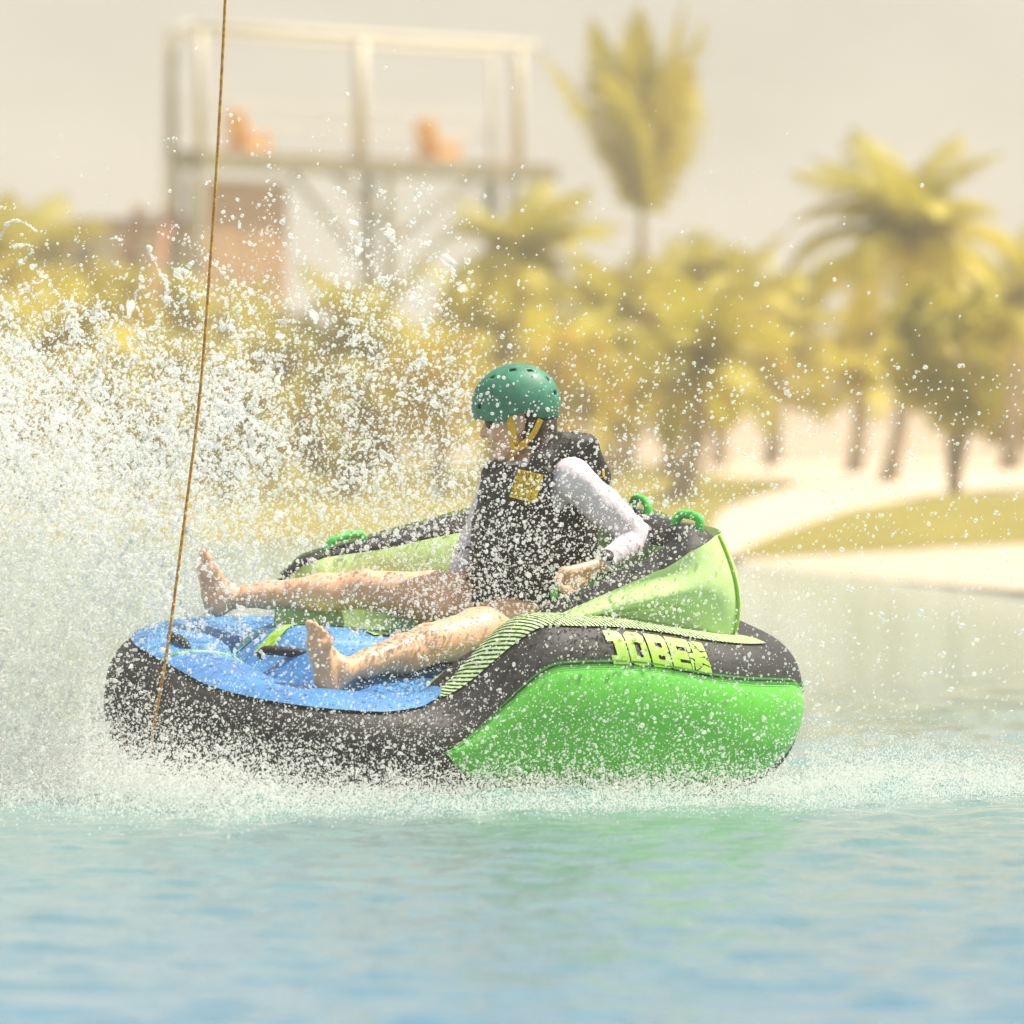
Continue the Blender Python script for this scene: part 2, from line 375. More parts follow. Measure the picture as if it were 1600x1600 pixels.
d_, m_, y_, f_ = M['leaf_d'], M['leaf_m'], M['leaf_y'], M['flower']
leafy('leafy_tree', 'small round olive tree with a bare trunk on the lawn by the beach', 'tree', 1492, 560, 93, 105, 125, [(d_, 0.75), (m_, 0.25)], 1, n=4200, leaf=0.075, stems=4)
leafy('bush', 'bright yellow bush in front of the small cream building', 'bush', 160, 490, 128, 85, 75, [(y_, .6), (m_, .4)], 2, leaf=0.08)
leafy('bush', 'yellow green bush under the palm at the left edge', 'bush', 45, 490, 126, 95, 85, [(y_, .5), (m_, .5)], 3, leaf=0.08)
leafy('bush', 'olive bush behind the spray under the tower panel', 'bush', 350, 650, 112, 130, 90, [(m_, .6), (d_, .4)], 4)
leafy('bush', 'olive bush behind the spray below the tower braces', 'bush', 540, 650, 114, 130, 90, [(m_, .7), (d_, .3)], 5)
leafy('bush', 'yellow bush with orange blossoms left of the green helmet', 'bush', 690, 600, 112, 95, 90, [(y_, .5), (m_, .38), (f_, .12)], 6, leaf=0.07)
leafy('bush', 'golden bush with orange blossoms behind the green helmet', 'bush', 905, 600, 114, 110, 80, [(m_, .5), (y_, .4), (f_, .1)], 7, leaf=0.08)
leafy('bush', 'broad olive bush right of the rider, behind the leaning palm trunk', 'bush', 1050, 610, 125, 120, 85, [(m_, .6), (d_, .4)], 8)
leafy('bush', 'olive gold bush left of the small bare trunked palm', 'bush', 1200, 580, 128, 105, 85, [(m_, .75), (y_, .25)], 9)
leafy('bush', 'dense olive bush below the low dense palm', 'bush', 960, 500, 132, 110, 95, [(m_, .5), (d_, .5)], 10)
leafy('bush', 'green gold bush above the helmet, right of the tower', 'bush', 790, 500, 132, 100, 95, [(m_, .6), (d_, .4)], 11)
leafy('bush', 'olive bush at the right edge behind the round tree', 'bush', 1590, 610, 125, 80, 90, [(m_, .6), (y_, .4)], 12)
leafy('bush', 'tall olive bush right of the tallest palm trunk', 'bush', 1120, 470, 145, 110, 100, [(d_, .5), (m_, .5)], 13)
leafy('bush', 'golden bush at the left edge behind the thick spray', 'bush', 40, 640, 112, 130, 100, [(m_, .6), (y_, .4)], 14)
leafy('bush', 'olive bush behind the spray beside the orange rope', 'bush', 215, 640, 116, 130, 95, [(m_, .7), (d_, .3)], 15)
leafy('bush', 'golden olive bush behind the drooping palm trunk', 'bush', 1400, 540, 130, 95, 80, [(m_, .6), (y_, .4)], 16)

# ------------------------------------------------------------------ lookout tower
M['steel_d'] = mat('weathered_olive_steel', (0.26, 0.245, 0.16), 0.6, 0.4, noise=0.2, nscale=2)
M['steel_l'] = mat('cream_painted_steel', (0.64, 0.60, 0.48), 0.5, 0.4, noise=0.06, nscale=2)
M['pipe_w'] = mat('white_pipe', (0.80, 0.78, 0.72), 0.4, 0.5, noise=0.04)
M['panel'] = mat('brown_boards', (0.44, 0.27, 0.13), 0.8, 0.2, noise=0.2, nscale=3)
M['rust'] = mat('rust_red_steel', (0.42, 0.19, 0.09), 0.7, 0.3, noise=0.2, nscale=3)
M['orange'] = mat('orange_plastic', (0.90, 0.50, 0.10), 0.5, 0.4, noise=0.05)
TD = 146.0
tw_o = P(310, 700, TD - CAM_D); tw_o[2] = float(gz(tw_o[0], tw_o[1]))
tower = empty('lookout_tower', tw_o); tag(tower, 'raised steel lookout deck with open roof frame and cream posts', 'tower')
k = TD / FPX; tz = lambda py: CAM_H - (py - 700) * k
ex = np.array([math.cos(R(50)), math.sin(R(50)), 0]); ey = np.array([-ex[1], ex[0], 0]); Mt = np.stack([ex, ey, [0, 0, 1]], 1)
Tp = lambda a, bb, z: np.array([tw_o[0], tw_o[1], 0]) + ex * a + ey * bb + np.array([0, 0, z])
LEN, WID = 9.4, 0.8; zd = tz(237); zr = tz(48)
def beam(name, p, q, w, m):
    p, q = np.array(p), np.array(q); MB().tube(smooth_path([p, q], 3), w, n=8).build(name, m, tower, True)
MB().box(Tp((LEN + .9) / 2, WID / 2, zd - 0.14), (LEN + .9, WID, 0.28), Mt).build('deck', M['steel_d'], tower)
for i in range(15): MB().box(Tp((i + .5) * (LEN + .9) / 15, WID / 2, zd + 0.022), ((LEN + .9) / 15 - 0.02, WID - 0.05, 0.036), Mt).build('deck_plank', M['panel'], tower)
for a, w, mm in ((0.1, 0.09, M['steel_l']), (4.55, 0.13, M['steel_l']), (LEN - 0.2, 0.08, M['steel_l'])):
    beam('post', Tp(a, 0.05, zd + .04), Tp(a, 0.05, zr), w, mm)
    if a != 4.55: beam('post', Tp(a, WID - .05, zd + .04), Tp(a, WID - .05, zr - 0.1), 0.045, M['steel_l'])
beam('roof_beam', Tp(-0.1, 0.05, zr + 0.1), Tp(LEN - .1, 0.05, zr + 0.1), 0.075, M['steel_l'])
beam('roof_beam', Tp(-0.1, WID - .05, zr - 0.02), Tp(LEN - .1, WID - .05, zr - 0.02), 0.045, M['steel_l'])
for a in (-0.3, LEN + 0.15):     # white pipes bending down over each end
    pts = smooth_path([Tp(a + 0.1, 0.0, zr + 0.12), Tp(a - 0.15, 0.25, zr - 0.15), Tp(a, 0.45, zr - 0.9), Tp(a, 0.5, zd - (1.1 if a < 0 else -0.1))], 20)
    MB().tube(pts, 0.10, n=10).build('curved_pipe', M['pipe_w'], tower, True)
beam('post', Tp(-0.35, 0.3, zd - 0.2), Tp(-0.35, 0.3, zr - 0.2), 0.07, M['steel_d'])
for zz in (zd + 0.55, zd + 0.95): beam('guard_rail', Tp(0, WID - .03, zz), Tp(LEN, WID - .03, zz), 0.025, M['steel_l'])
gzt = float(tw_o[2])
for a in (0.1, 5.5, LEN - 0.3):
    for bb in (0.12, WID - 0.12): beam('leg', Tp(a, bb, gzt - 0.3), Tp(a, bb, zd - 0.28), 0.11, M['steel_d'])
for a1, z0 in ((7.9, 1.25), (3.9, 1.0), (2.7, 2.3), (8.5, 2.3)):
    beam('brace', Tp(5.5, 0.12, zd - .3 - z0), Tp(a1, 0.12, zd - .3), 0.06, M['steel_d'])
for i in range(9): MB().box(Tp(1.5, 0.4, zd - 0.62 - i * 0.3), (2.7, 0.06, 0.28), Mt).build('side_board', M['panel'], tower)
# stair at the left end
for s in (0, 0.8):
    beam('stair_stringer', Tp(-0.2, 0.5 + s, zd - 1.0), Tp(-1.9, -0.1 + s, zd - 4.2), 0.10, M['rust'])
for i in range(12): MB().box(Tp(-0.25 - i * 0.145, 0.9 - i * 0.045, zd - 1.1 - i * 0.27), (0.26, 0.75, 0.04), Mt).build('stair_tread', M['rust'], tower)

def lounge_chair(px, label, bb):
    a = ((px - 800) * k - tw_o[0]) / ex[0]; c = Tp(a, bb, zd + 0.045)
    t = empty('lounge_chair', c); tag(t, label, 'chair', 'orange chairs on the tower deck')
    Q = lambda u, v, z: c + ex * u + ey * v + np.array([0, 0, z])
    for s in (-.27, .27):
        MB().box(Q(.28, s, .16), (.06, .05, .32), Mt).build('leg', M['orange'], t)
        MB().box(Q(-.22, s, .12), (.07, .05, .24), Mt).build('leg', M['orange'], t)
        MB().box(Q(.02, s, .345), (.66, .10, .035), Mt).build('armrest', M['orange'], t)
        MB().box(Q(0.0, s * .93, .17), (.62, .03, .20), Mt).build('side_rail', M['orange'], t)
    for i in range(5): MB().box(Q(.30 - i * .12, 0, .25 - i * .022), (.11, .5, .03), Mt).build('seat_slat', M['orange'], t)
    Rb = Mt @ np.array(Matrix.Rotation(R(-20), 3, 'Y'))
    for i in range(5): MB().box(Q(-.26, -.2 + i * .1, .44), (.06, .098, .66), Rb).build('back_slat', M['orange'], t)
lounge_chair(415, 'orange slatted lounge chair on the left half of the tower deck', 0.5)
lounge_chair(712, 'orange slatted lounge chair on the right half of the tower deck', 0.5)

# small building left of the tower
HD = 165.0; hk = HD / FPX; hz = lambda py: CAM_H - (py - 700) * hk; hx = lambda px: (px - 800) * hk; hy = HD - CAM_D
M['cream'] = mat('cream_plaster', (0.66, 0.58, 0.45), 0.9, 0.2, noise=0.06, nscale=1)
M['roofb'] = mat('brown_roof', (0.30, 0.18, 0.11), 0.8, 0.2, noise=0.15, nscale=2)
M['pane'] = mat('dark_window_glass', (0.10, 0.10, 0.08), 0.1, 0.5)
hut = empty('small_building', (hx(170), hy, float(gz(hx(170), hy)))); tag(hut, 'small cream building with flat brown roof left of the tower', 'building')
zt = hz(358); zb = float(gz(hx(170), hy)) - .1
MB().box(((hx(80) + hx(300)) / 2, hy + 1.5, (zt + zb) / 2), (hx(300) - hx(80), 3.0, zt - zb)).build('wall', M['cream'], hut)
MB().box(((hx(70) + hx(310)) / 2, hy + 1.4, zt + 0.11), (hx(310) - hx(70), 3.8, 0.20)).build('roof', M['roofb'], hut)
for a, c in ((118, 146), (188, 216)):
    w = MB().box((hx((a + c) / 2), hy - 0.02, hz(416)), ((c - a) * hk, 0.06, 0.72)).build('window', M['steel_d'], hut)
    MB().box((0, -0.03, 0), ((c - a) * hk - .08, 0.03, 0.62)).build('pane', M['pane'], w, world=False).location = (hx((a + c) / 2) - hut.location[0], hy - 0.02 - hut.location[1], hz(416) - hut.location[2])

# ------------------------------------------------------------------ raft
M['rub_k'] = mat('black_nylon', (0.026, 0.027, 0.028), 0.62, 0.4, noise=0.3, nscale=7, bump=0.35, bscale=45, coat=0.0)
M['grn'] = mat('vivid_green_nylon', (0.11, 0.52, 0.045), 0.4, 0.5, noise=0.07, nscale=3, bump=0.12, bscale=10, coat=0.2, bdist=0.02)
M['grn_d'] = mat('dark_green_seam', (0.04, 0.26, 0.03), 0.5, 0.4, noise=0.2, nscale=30)
M['grn_l'] = mat('light_green_nylon', (0.60, 0.83, 0.33), 0.42, 0.45, noise=0.05, nscale=3, bump=0.2, bscale=6, bdist=0.03, transl=0.15)
M['lime'] = mat('lime_print', (0.33, 0.58, 0.05), 0.45, 0.4, noise=0.08, nscale=20)
M['blue'] = mat('blue_nylon', (0.045, 0.17, 0.44), 0.5, 0.45, noise=0.15, nscale=4, c2=(0.06, 0.26, 0.56), bump=0.25, bscale=20, coat=0.1)
M['blue_d'] = mat('navy_print', (0.02, 0.08, 0.22), 0.45, 0.4, noise=0.15, nscale=8)
M['aqua'] = mat('aqua_print', (0.16, 0.42, 0.42), 0.45, 0.4, noise=0.15, nscale=8)
M['handle_g'] = mat('green_foam_handle', (0.09, 0.60, 0.10), 0.6, 0.35, noise=0.1, nscale=40)
ms = bpy.data.materials.new('hatched_green_print'); ms.use_nodes = True
n = ms.node_tree.nodes; l = ms.node_tree.links; b = n['Principled BSDF']; b.inputs['Roughness'].default_value = 0.8; b.inputs['Specular IOR Level'].default_value = 0.15
uvn = n.new('ShaderNodeUVMap'); wv = n.new('ShaderNodeTexWave'); wv.wave_type = 'BANDS'; wv.bands_direction = 'DIAGONAL'
wv.inputs['Scale'].default_value = 38.0; wv.inputs['Distortion'].default_value = 0.35; wv.inputs['Detail'].default_value = 1
rp = n.new('ShaderNodeValToRGB'); rp.color_ramp.elements[0].position = 0.40; rp.color_ramp.elements[1].position = 0.50
rp.color_ramp.elements[0].color = (0.022, 0.05, 0.02, 1); rp.color_ramp.elements[1].color = (0.58, 0.76, 0.40, 1)
l.new(uvn.outputs[0], wv.inputs['Vector']); l.new(wv.outputs['Fac'], rp.inputs[0]); l.new(rp.outputs[0], b.inputs['Base Color'])
M['hatch'] = ms

YAW, ROLL, PITCH = R(25), R(-10.5), R(-1.0)
raft = empty('inflatable_towable', (float((700 - 800) / 500), 0.0, 0.115), (ROLL, PITCH, math.pi + YAW))
tag(raft, 'inflatable towable with blue deck, black bow and bright green side panels', 'towable tube')
RM = np.array(Euler(raft.rotation_euler).to_matrix()); RL = np.array(raft.location)
to_world = lambda p: np.asarray(p) @ RM.T + RL
to_local = lambda p: (np.asarray(p) - RL) @ RM
Lc, Wc, RC = 0.84, 0.575, 0.36

def path_pts(nstep=0.012):
    """centre line of the tube, from mid stern round the near side to the bow and back: u, v, normal, arc length"""
    out = []
    def seg(a, b, nrm):
        d = math.dist(a, b); m = max(2, int(d / nstep))
        for i in range(m): t = i / m; out.append((a[0] + (b[0] - a[0]) * t, a[1] + (b[1] - a[1]) * t, *nrm))
    def arc(c, a0, a1):
        m = int(RC * abs(a1 - a0) / nstep)
        for i in range(m): a = a0 + (a1 - a0) * i / m; out.append((c[0] + RC * math.cos(a), c[1] + RC * math.sin(a), math.cos(a), math.sin(a)))
    x, y = Lc - RC, Wc - RC; h = math.pi / 2
    seg((-Lc, 0), (-Lc, y), (-1, 0)); arc((-x, y), math.pi, h); seg((-x, Wc), (x, Wc), (0, 1)); arc((x, y), h, 0)
    seg((Lc, y), (Lc, -y), (1, 0)); arc((x, -y), 0, -h); seg((x, -Wc), (-x, -Wc), (0, -1)); arc((-x, -y), -h, -math.pi); seg((-Lc, -y), (-Lc, 0), (-1, 0))
    return np.array(out)
PP = path_pts()
def Hh(u): return 0.30 + 0.255 * sstep(-u, -0.36, 0.0) - 0.10 * sstep(-u, 0.15, 0.98)
def Zb(u): return -0.10 * sstep(u, 0.25, 0.9) + 0.05 * sstep(-u, 0.6, 1.0)
BB, SE = 0.20, 2.5
def tube_pt(pp, t, off=0.0):
    pp = np.asarray(pp); t = np.asarray(t, float)
    u, v, nu, nv = pp[..., 0], pp[..., 1], pp[..., 2], pp[..., 3]
    a = (Hh(u) - Zb(u)) / 2 + off; bb = BB + off
    off = np.asarray(off); c = np.sign(np.cos(t)) * np.abs(np.cos(t)) ** (2 / SE); s = np.sign(np.sin(t)) * np.abs(np.sin(t)) ** (2 / SE)
    return np.stack([u + nu * bb * c, v + nv * bb * c, Zb(u) + (a - off) * 1.0 + a * s], -1)
def f2t(f): g = 2 * np.asarray(f, float) - 1; return np.arcsin(np.sign(g) * np.abs(g) ** (SE / 2))
# black tube
tt = np.linspace(0, 2 * math.pi, 64, endpoint=False)
V = tube_pt(np.repeat(PP[:, None, :], 65, 1), np.append(tt, 2 * math.pi)[None, :] + 0 * PP[:, :1])
obj('tube', V.reshape(-1, 3), grid_faces(len(PP), 65, True), M['rub_k'], raft, world=False)

# arc length bookkeeping on the near side (v > 0); the far side mirrors it
def near_path(u0, wrap, nn):
    """from u0 on the near straight side back to the stern corner, `wrap` radians round it"""
    x, y = Lc - RC, Wc - RC; l1 = u0 + x; l2 = RC * wrap; s = np.linspace(0, l1 + l2, nn); o = np.zeros((nn, 4))
    st = s <= l1; o[st, 0] = u0 - s[st]; o[st, 1] = Wc; o[st, 3] = 1
    a = math.pi / 2 + (s[~st] - l1) / RC; o[~st, 0] = -x + RC * np.cos(a); o[~st, 1] = y + RC * np.sin(a); o[~st, 2] = np.cos(a); o[~st, 3] = np.sin(a)
    return o, s / s[-1]

def surf_part(name, pth, sg, flo, fhi, m, off, nt_=22, side=1, crest=False, uvs=None, parent=raft, bulge=0.0):
    tl = flo(sg); th = fhi(sg)
    T = tl[:, None] + (th - tl)[:, None] * np.linspace(0, 1, nt_)[None, :]
    pp = np.repeat(pth[:, None, :], nt_, 1)
    if bulge: off = off + bulge * np.sin(math.pi * sg)[:, None] ** .7 * np.sin(np.linspace(0, math.pi, nt_))[None, :]
    V = tube_pt(pp, T, off); V[..., 1] *= side
    if side < 0: V = V[:, ::-1]
    uv = np.stack([np.repeat((sg * uvs)[:, None], nt_, 1), (T - T.min()) * 0.10], -1).reshape(-1, 2) if uvs else None
    return obj(name, V.reshape(-1, 3), grid_faces(len(pth), nt_), m, parent, world=False, uv=uv)

LS = np.array([0, .07, .14, .25, .37, .55, .72, .86, .95, 1.0])
FHI = np.array([.60, .70, .74, .775, .79, .79, .775, .765, .74, .55]); FLO = np.array([.60, .30, .17, .10, .07, .06, .10, .19, .33, .55])
_sd = np.linspace(0, 1, 401); _kw = np.hanning(41); _kw /= _kw.sum()
def _soft(a):
    q = np.interp(_sd, LS, a); q = np.convolve(np.pad(q, 20, mode='reflect', reflect_type='odd'), _kw, 'valid'); q[0] = a[0]; q[-1] = a[-1]; return q
_fh, _fl = _soft(FHI), _soft(FLO)
hi_t = lambda s: f2t(np.interp(s, _sd, _fh)); lo_t = lambda s: f2t(np.interp(s, _sd, _fl))
for side in (1, -1):
    pth, sg = near_path(0.375, 1.05, 130)
    # round the tips off
    sg2 = sg
    surf_part('side_panel', pth, sg2, lo_t, hi_t, M['grn'], 0.006, 34, side, bulge=0.035)
    pth2, sgb = near_path(0.355, 0.98, 120)
    for o_, w_ in ((0.004, 0.012), (0.03, 0.012), (0.056, 0.010)):
        surf_part('seam', pth2, sgb, lambda s, o_=o_: hi_t(np.clip(s, .012, .96)) - o_ * 2.2 + 0.05, lambda s, o_=o_, w_=w_: hi_t(np.clip(s, .012, .96)) - o_ * 2.2 + w_ * 2.2 + 0.05, M['grn_d'], 0.010, 3, side)
    pth3, sg3 = near_path(0.33, 0.80, 140)
    if side > 0: surf_part('hatched_band', pth3, sg3, lambda s: np.interp(s, [0, .1, .22, .4, 1], [1.45, 1.35, 1.24, 1.20, 1.22]), lambda s: np.interp(s, [0, .12, .3, 1], [1.62, 1.85, 2.1, 2.1]), M['hatch'], 0.006, 20, side, uvs=1.3)

# blue cover over the bow tube and the deck between the tubes
x_, y_ = Lc - RC, Wc - RC
bow = PP[(PP[:, 0] > 0.30)]
k0 = np.argmin(np.abs(bow[:, 0] - 0.30) + 10 * (bow[:, 1] < 0)); bow = bow
sgn = np.linspace(0, 1, len(bow))
t_lo = np.interp(sgn, [0, .06, .12, .88, .94, 1], [1.62, 1.15, .98, .98, 1.15, 1.62])
T = t_lo[:, None] + (math.pi * 1.02 - t_lo)[:, None] * np.linspace(0, 1, 44)[None, :]
V = tube_pt(np.repeat(bow[:, None, :], 44, 1), T, 0.008)
obj('bow_cover', V.reshape(-1, 3), grid_faces(len(bow), 44), M['blue'], raft, world=False)
def deck_z(u, v):
    z = 0.295 + 0.06 * (1 - (v / 0.45) ** 2) - 0.016 * np.exp(-(((v + 0.66) % 0.22 - 0.11) / 0.025) ** 2) + 0.02 * sstep(-u, -0.1, 0.3)
    z = z - 0.13 * sstep(u, 0.48, 0.72)
    return z * 1.0 + 0.03 * np.exp(-((u - 0.45) / 0.25) ** 2) * np.cos(np.clip(v / 0.4, -1, 1) * 1.57)
uu = np.linspace(-0.70, 0.74, 90); vv = np.linspace(-0.47, 0.47, 70); U, Vv = np.meshgrid(uu, vv, indexing='ij')
obj('deck', np.stack([U, Vv, deck_z(U, Vv)], -1).reshape(-1, 3), grid_faces(90, 70), M['blue'], raft, world=False)
def deck_patch(name, pts, m, lift=0.004):
    """flat print on the deck: outline in deck coordinates, as a strip between two margins"""
    a, c = [smooth_path(q, 24) for q in pts]
    G = a[:, None, :] + (c - a)[:, None, :] * np.linspace(0, 1, 9)[None, :, None]
    obj(name, np.concatenate([G, (deck_z(G[..., 0], G[..., 1]) + lift)[..., None]], -1).reshape(-1, 3), grid_faces(24, 9), m, raft, world=False)
deck_patch('deck_print', ([(.60, -.10), (.40, -.20), (.15, -.18), (-.1, -.05)], [(.62, -.16), (.38, -.28), (.12, -.25), (-.1, -.10)]), M['lime'])
deck_patch('deck_print', ([(.30, .02), (.18, -.04), (.05, -.05)], [(.30, -.05), (.2, -.11), (.05, -.14)]), M['lime'], 0.006)
deck_patch('deck_print', ([(.62, -.28), (.4, -.34), (.1, -.33)], [(.62, -.36), (.4, -.42), (.1, -.41)]), M['aqua'])
deck_patch('deck_print', ([(.25, .34), (.12, .30), (0, .30)], [(.25, .26), (.1, .20), (0, .18)]), M['blue_d'])
# thin lime piping down the bow cover
i0 = np.argmin((PP[:, 0] - Lc) ** 2 + (PP[:, 1] + 0.05) ** 2)
MB().tube(tube_pt(np.repeat(PP[i0][None], 14, 0), np.linspace(1.0, 2.9, 14), 0.007), 0.006, n=6).build('piping', M['lime'], raft, True, world=False)

# wings and backrest: a U from the near side round the stern to the far side
UQ = []
ru, rv, rr_ = -0.71, 0.48, 0.17
for t in np.linspace(0, 1, 46): UQ.append((0.42 + (ru + rr_ - 0.42) * t, rv, 0, 1))
for a in np.linspace(0, math.pi / 2, 22)[1:]: UQ.append((ru + rr_ - rr_ * math.sin(a), rv - rr_ + rr_ * math.cos(a), -math.sin(a), math.cos(a)))
half = np.array(UQ); mid = np.array([(ru, v, -1, 0) for v in np.linspace(rv - rr_, -(rv - rr_), 26)[1:-1]])
oth = half[::-1].copy(); oth[:, 1] *= -1; oth[:, 3] *= -1
UQ = np.vstack([half, mid, oth]); sq = np.concatenate([[0], np.cumsum(np.hypot(*np.diff(UQ[:, :2], axis=0).T))]); sq /= sq[-1]
q01 = np.minimum(sq, 1 - sq) * 2
lenw = (len(half) - 22) / len(UQ)
ht = lambda u: np.interp(-u, [-.42, -.2, 0.1, .5, .65], [0.20, 0.40, 0.575, 0.76, 0.82])
TZ = ht(UQ[:, 0]) - 0.04 * np.exp(-(UQ[:, 1] / .33) ** 2) * (UQ[:, 0] < -.4)
TZ = TZ + 0 * np.where(UQ[:, 1] < 0, 0.11 * sstep(UQ[:, 0], -.15, .2) * (1 - sstep(UQ[:, 0], .24, .34)), 0)
def _proj(p):
    w = to_world(p); return 800 + w[..., 0] * FPX / (CAM_D + w[..., 1]), 700 + (CAM_H - w[..., 2]) * FPX / (CAM_D + w[..., 1])
far = UQ[:, 1] < 0; T2 = TZ.copy()                 # the banked far wing stands higher
for _ in range(6):
    a_, c_ = _proj(np.stack([UQ[:, 0], UQ[:, 1], T2], -1)); T2 = T2 + (c_ - np.interp(a_, [392, 425, 470, 740, 890, 1115], [965, 905, 866, 795, 764, 816])) / 500
TZ = TZ + (T2 - TZ) * sstep(-UQ[:, 1], -.1, .35)
RR = np.interp(-UQ[:, 0], [-.42, -.1, .3, .69], [0.012, 0.042, 0.062, 0.075])
def shear(u, z): return u + 0.11 * float(sstep(-u, .38, .69)) * max(0.0, z - .48) / .33
def wing(name, prof, m, fold=0.0, nn=None):
    rows = []
    for i in range(len(UQ)):
        u, v, nu, nv = UQ[i]; pr = prof(i)
        rows.append([(shear(u, z) + nu * o, v + nv * o, z) for o, z in pr])
    V = np.array(rows); return obj(name, V.reshape(-1, 3), grid_faces(len(UQ), V.shape[1]), m, raft, world=False)
def p_roll(i):
    a = np.linspace(0, 2 * math.pi, 18); r = RR[i]; lean = -0.02
    return [(lean + r * 1.15 * math.cos(t), TZ[i] - r * 0.8 + r * 0.8 * math.sin(t)) for t in a]
wing('top_roll', p_roll, M['rub_k'])
def p_out(i):
    u = UQ[i, 0]; r = RR[i]; zb = float(Hh(u)) - 0.05; zt = TZ[i] - r * 0.18
    zb = min(zb, zt - 0.01); s = np.linspace(0, 1, 20); h = zt - zb
    ob = np.interp(-u, [-.34, 0, .69], [0.02, 0.035, 0.05]); ot = r * 1.12
    x = sq[i] * 7 if sq[i] < .5 else (1 - sq[i]) * 7
    fw = float(sstep(u, -.66, -.42)); fold = 0.030 * fw * np.sin(s * 10.5 + .5 * x) * np.sin(s * math.pi) * min(1, h / 0.2) + 0.04 * np.sin(math.pi * s)
    e_ = 1 - .92 * float(sstep(u, .28, .42))
    return [((ot + (ob - ot) * (1 - t) + f_) * e_, zb + h * t) for t, f_ in zip(s, fold)]
wing('outer_panel', p_out, M['grn_l'])
def p_in(i):
    u = UQ[i, 0]; r = RR[i]; zb = 0.25; zt = TZ[i] - r * 0.55; s = np.linspace(0, 1, 14)
    e_ = 1 - .92 * float(sstep(u, .28, .42))
    return [(e_ * (-0.02 - r * 1.0 - max(0.0, .125 - r) * (1 - t) ** .6 - 0.02 * math.sin(math.pi * t) * math.sin(i * .25)), zb + (zt - zb) * t) for t in s][::-1]
wing('inner_panel', p_in, M['grn_l'])
ci = 46 + 10
MB().tube(np.array([(shear(UQ[ci, 0], z) + UQ[ci, 2] * (o + .004), UQ[ci, 1] + UQ[ci, 3] * (o + .004), z) for o, z in p_out(ci)]), 0.006, n=6).build('piping', M['lime'], raft, True, world=False)

# handles
def handle(name, p, along, h, m, r, up=(0, 0, 1), wl=0.12):
    p, along, up = np.array(p, float), np.array(along, float), np.array(up, float); along /= np.linalg.norm(along)
    pts = smooth_path([p - along * wl * .62 - up * .01, p - along * wl * .5 + up * h * .75, p - along * wl * .22 + up * h, p + along * wl * .22 + up * h, p + along * wl * .5 + up * h * .75, p + along * wl * .62 - up * .01], 20)
    MB().tube(pts, r, n=10).build(name, m, raft, True, world=False)
def roll_top(i): return np.array([shear(UQ[i, 0], TZ[i]) - UQ[i, 2] * .02, UQ[i, 1] - UQ[i, 3] * .02, TZ[i] - 0.006])
def near_world_px(px, lo, hi):
    best = None
    for i in range(lo, hi):
        w = to_world(roll_top(i)); q = 800 + w[0] * FPX / (CAM_D + w[1])
        if best is None or abs(q - px) < best[0]: best = (abs(q - px), i)
    return best[1]
NU = len(UQ)
i = near_world_px(1000, 60, 90); handle('handle', roll_top(i), (0, 1, 0), .042, M['handle_g'], .0135, (-.05, 0, 1), .10)
i = near_world_px(1078, 48, 75); handle('handle', roll_top(i), (-.5, 1, 0), .036, M['handle_g'], .014, (-.2, .1, 1), .08)
i = near_world_px(545, NU - 66, NU - 1); handle('handle', roll_top(i), (1, 0, -.25), .032, M['handle_g'], .012, (0, 0, 1), .11)
i_grip = near_world_px(893, 0, 46); g_t = to_local(P(868, 918, -.31)); g_e = to_local(P(935, 912, -.17))
MB().tube(smooth_path([g_t + [0, 0, -.03], g_t, (g_t + g_e) / 2 + [0, 0, .004], g_e, g_e + [0, 0, -.04]], 14), .012, n=10).build('handle', M['handle_g'], raft, True, world=False)
dh = lambda u, v: np.array([u, v, float(deck_z(u, v))])
hp = to_local(P(452, 1019, -.35)); hz_ = float(deck_z(hp[0], hp[1]))
handle('deck_handle', (hp[0], hp[1], hz_), (.75, -.45, 0), .016, M['rub_k'], .015, (0, 0, 1), .15)
bp = tube_pt(PP[np.argmin((PP[:, 0] - Lc) ** 2 + (PP[:, 1] + 0.18) ** 2)], 1.5); handle('deck_handle', bp, (0, 1, 0), .025, M['rub_k'], .013, (.3, 0, 1), .12)

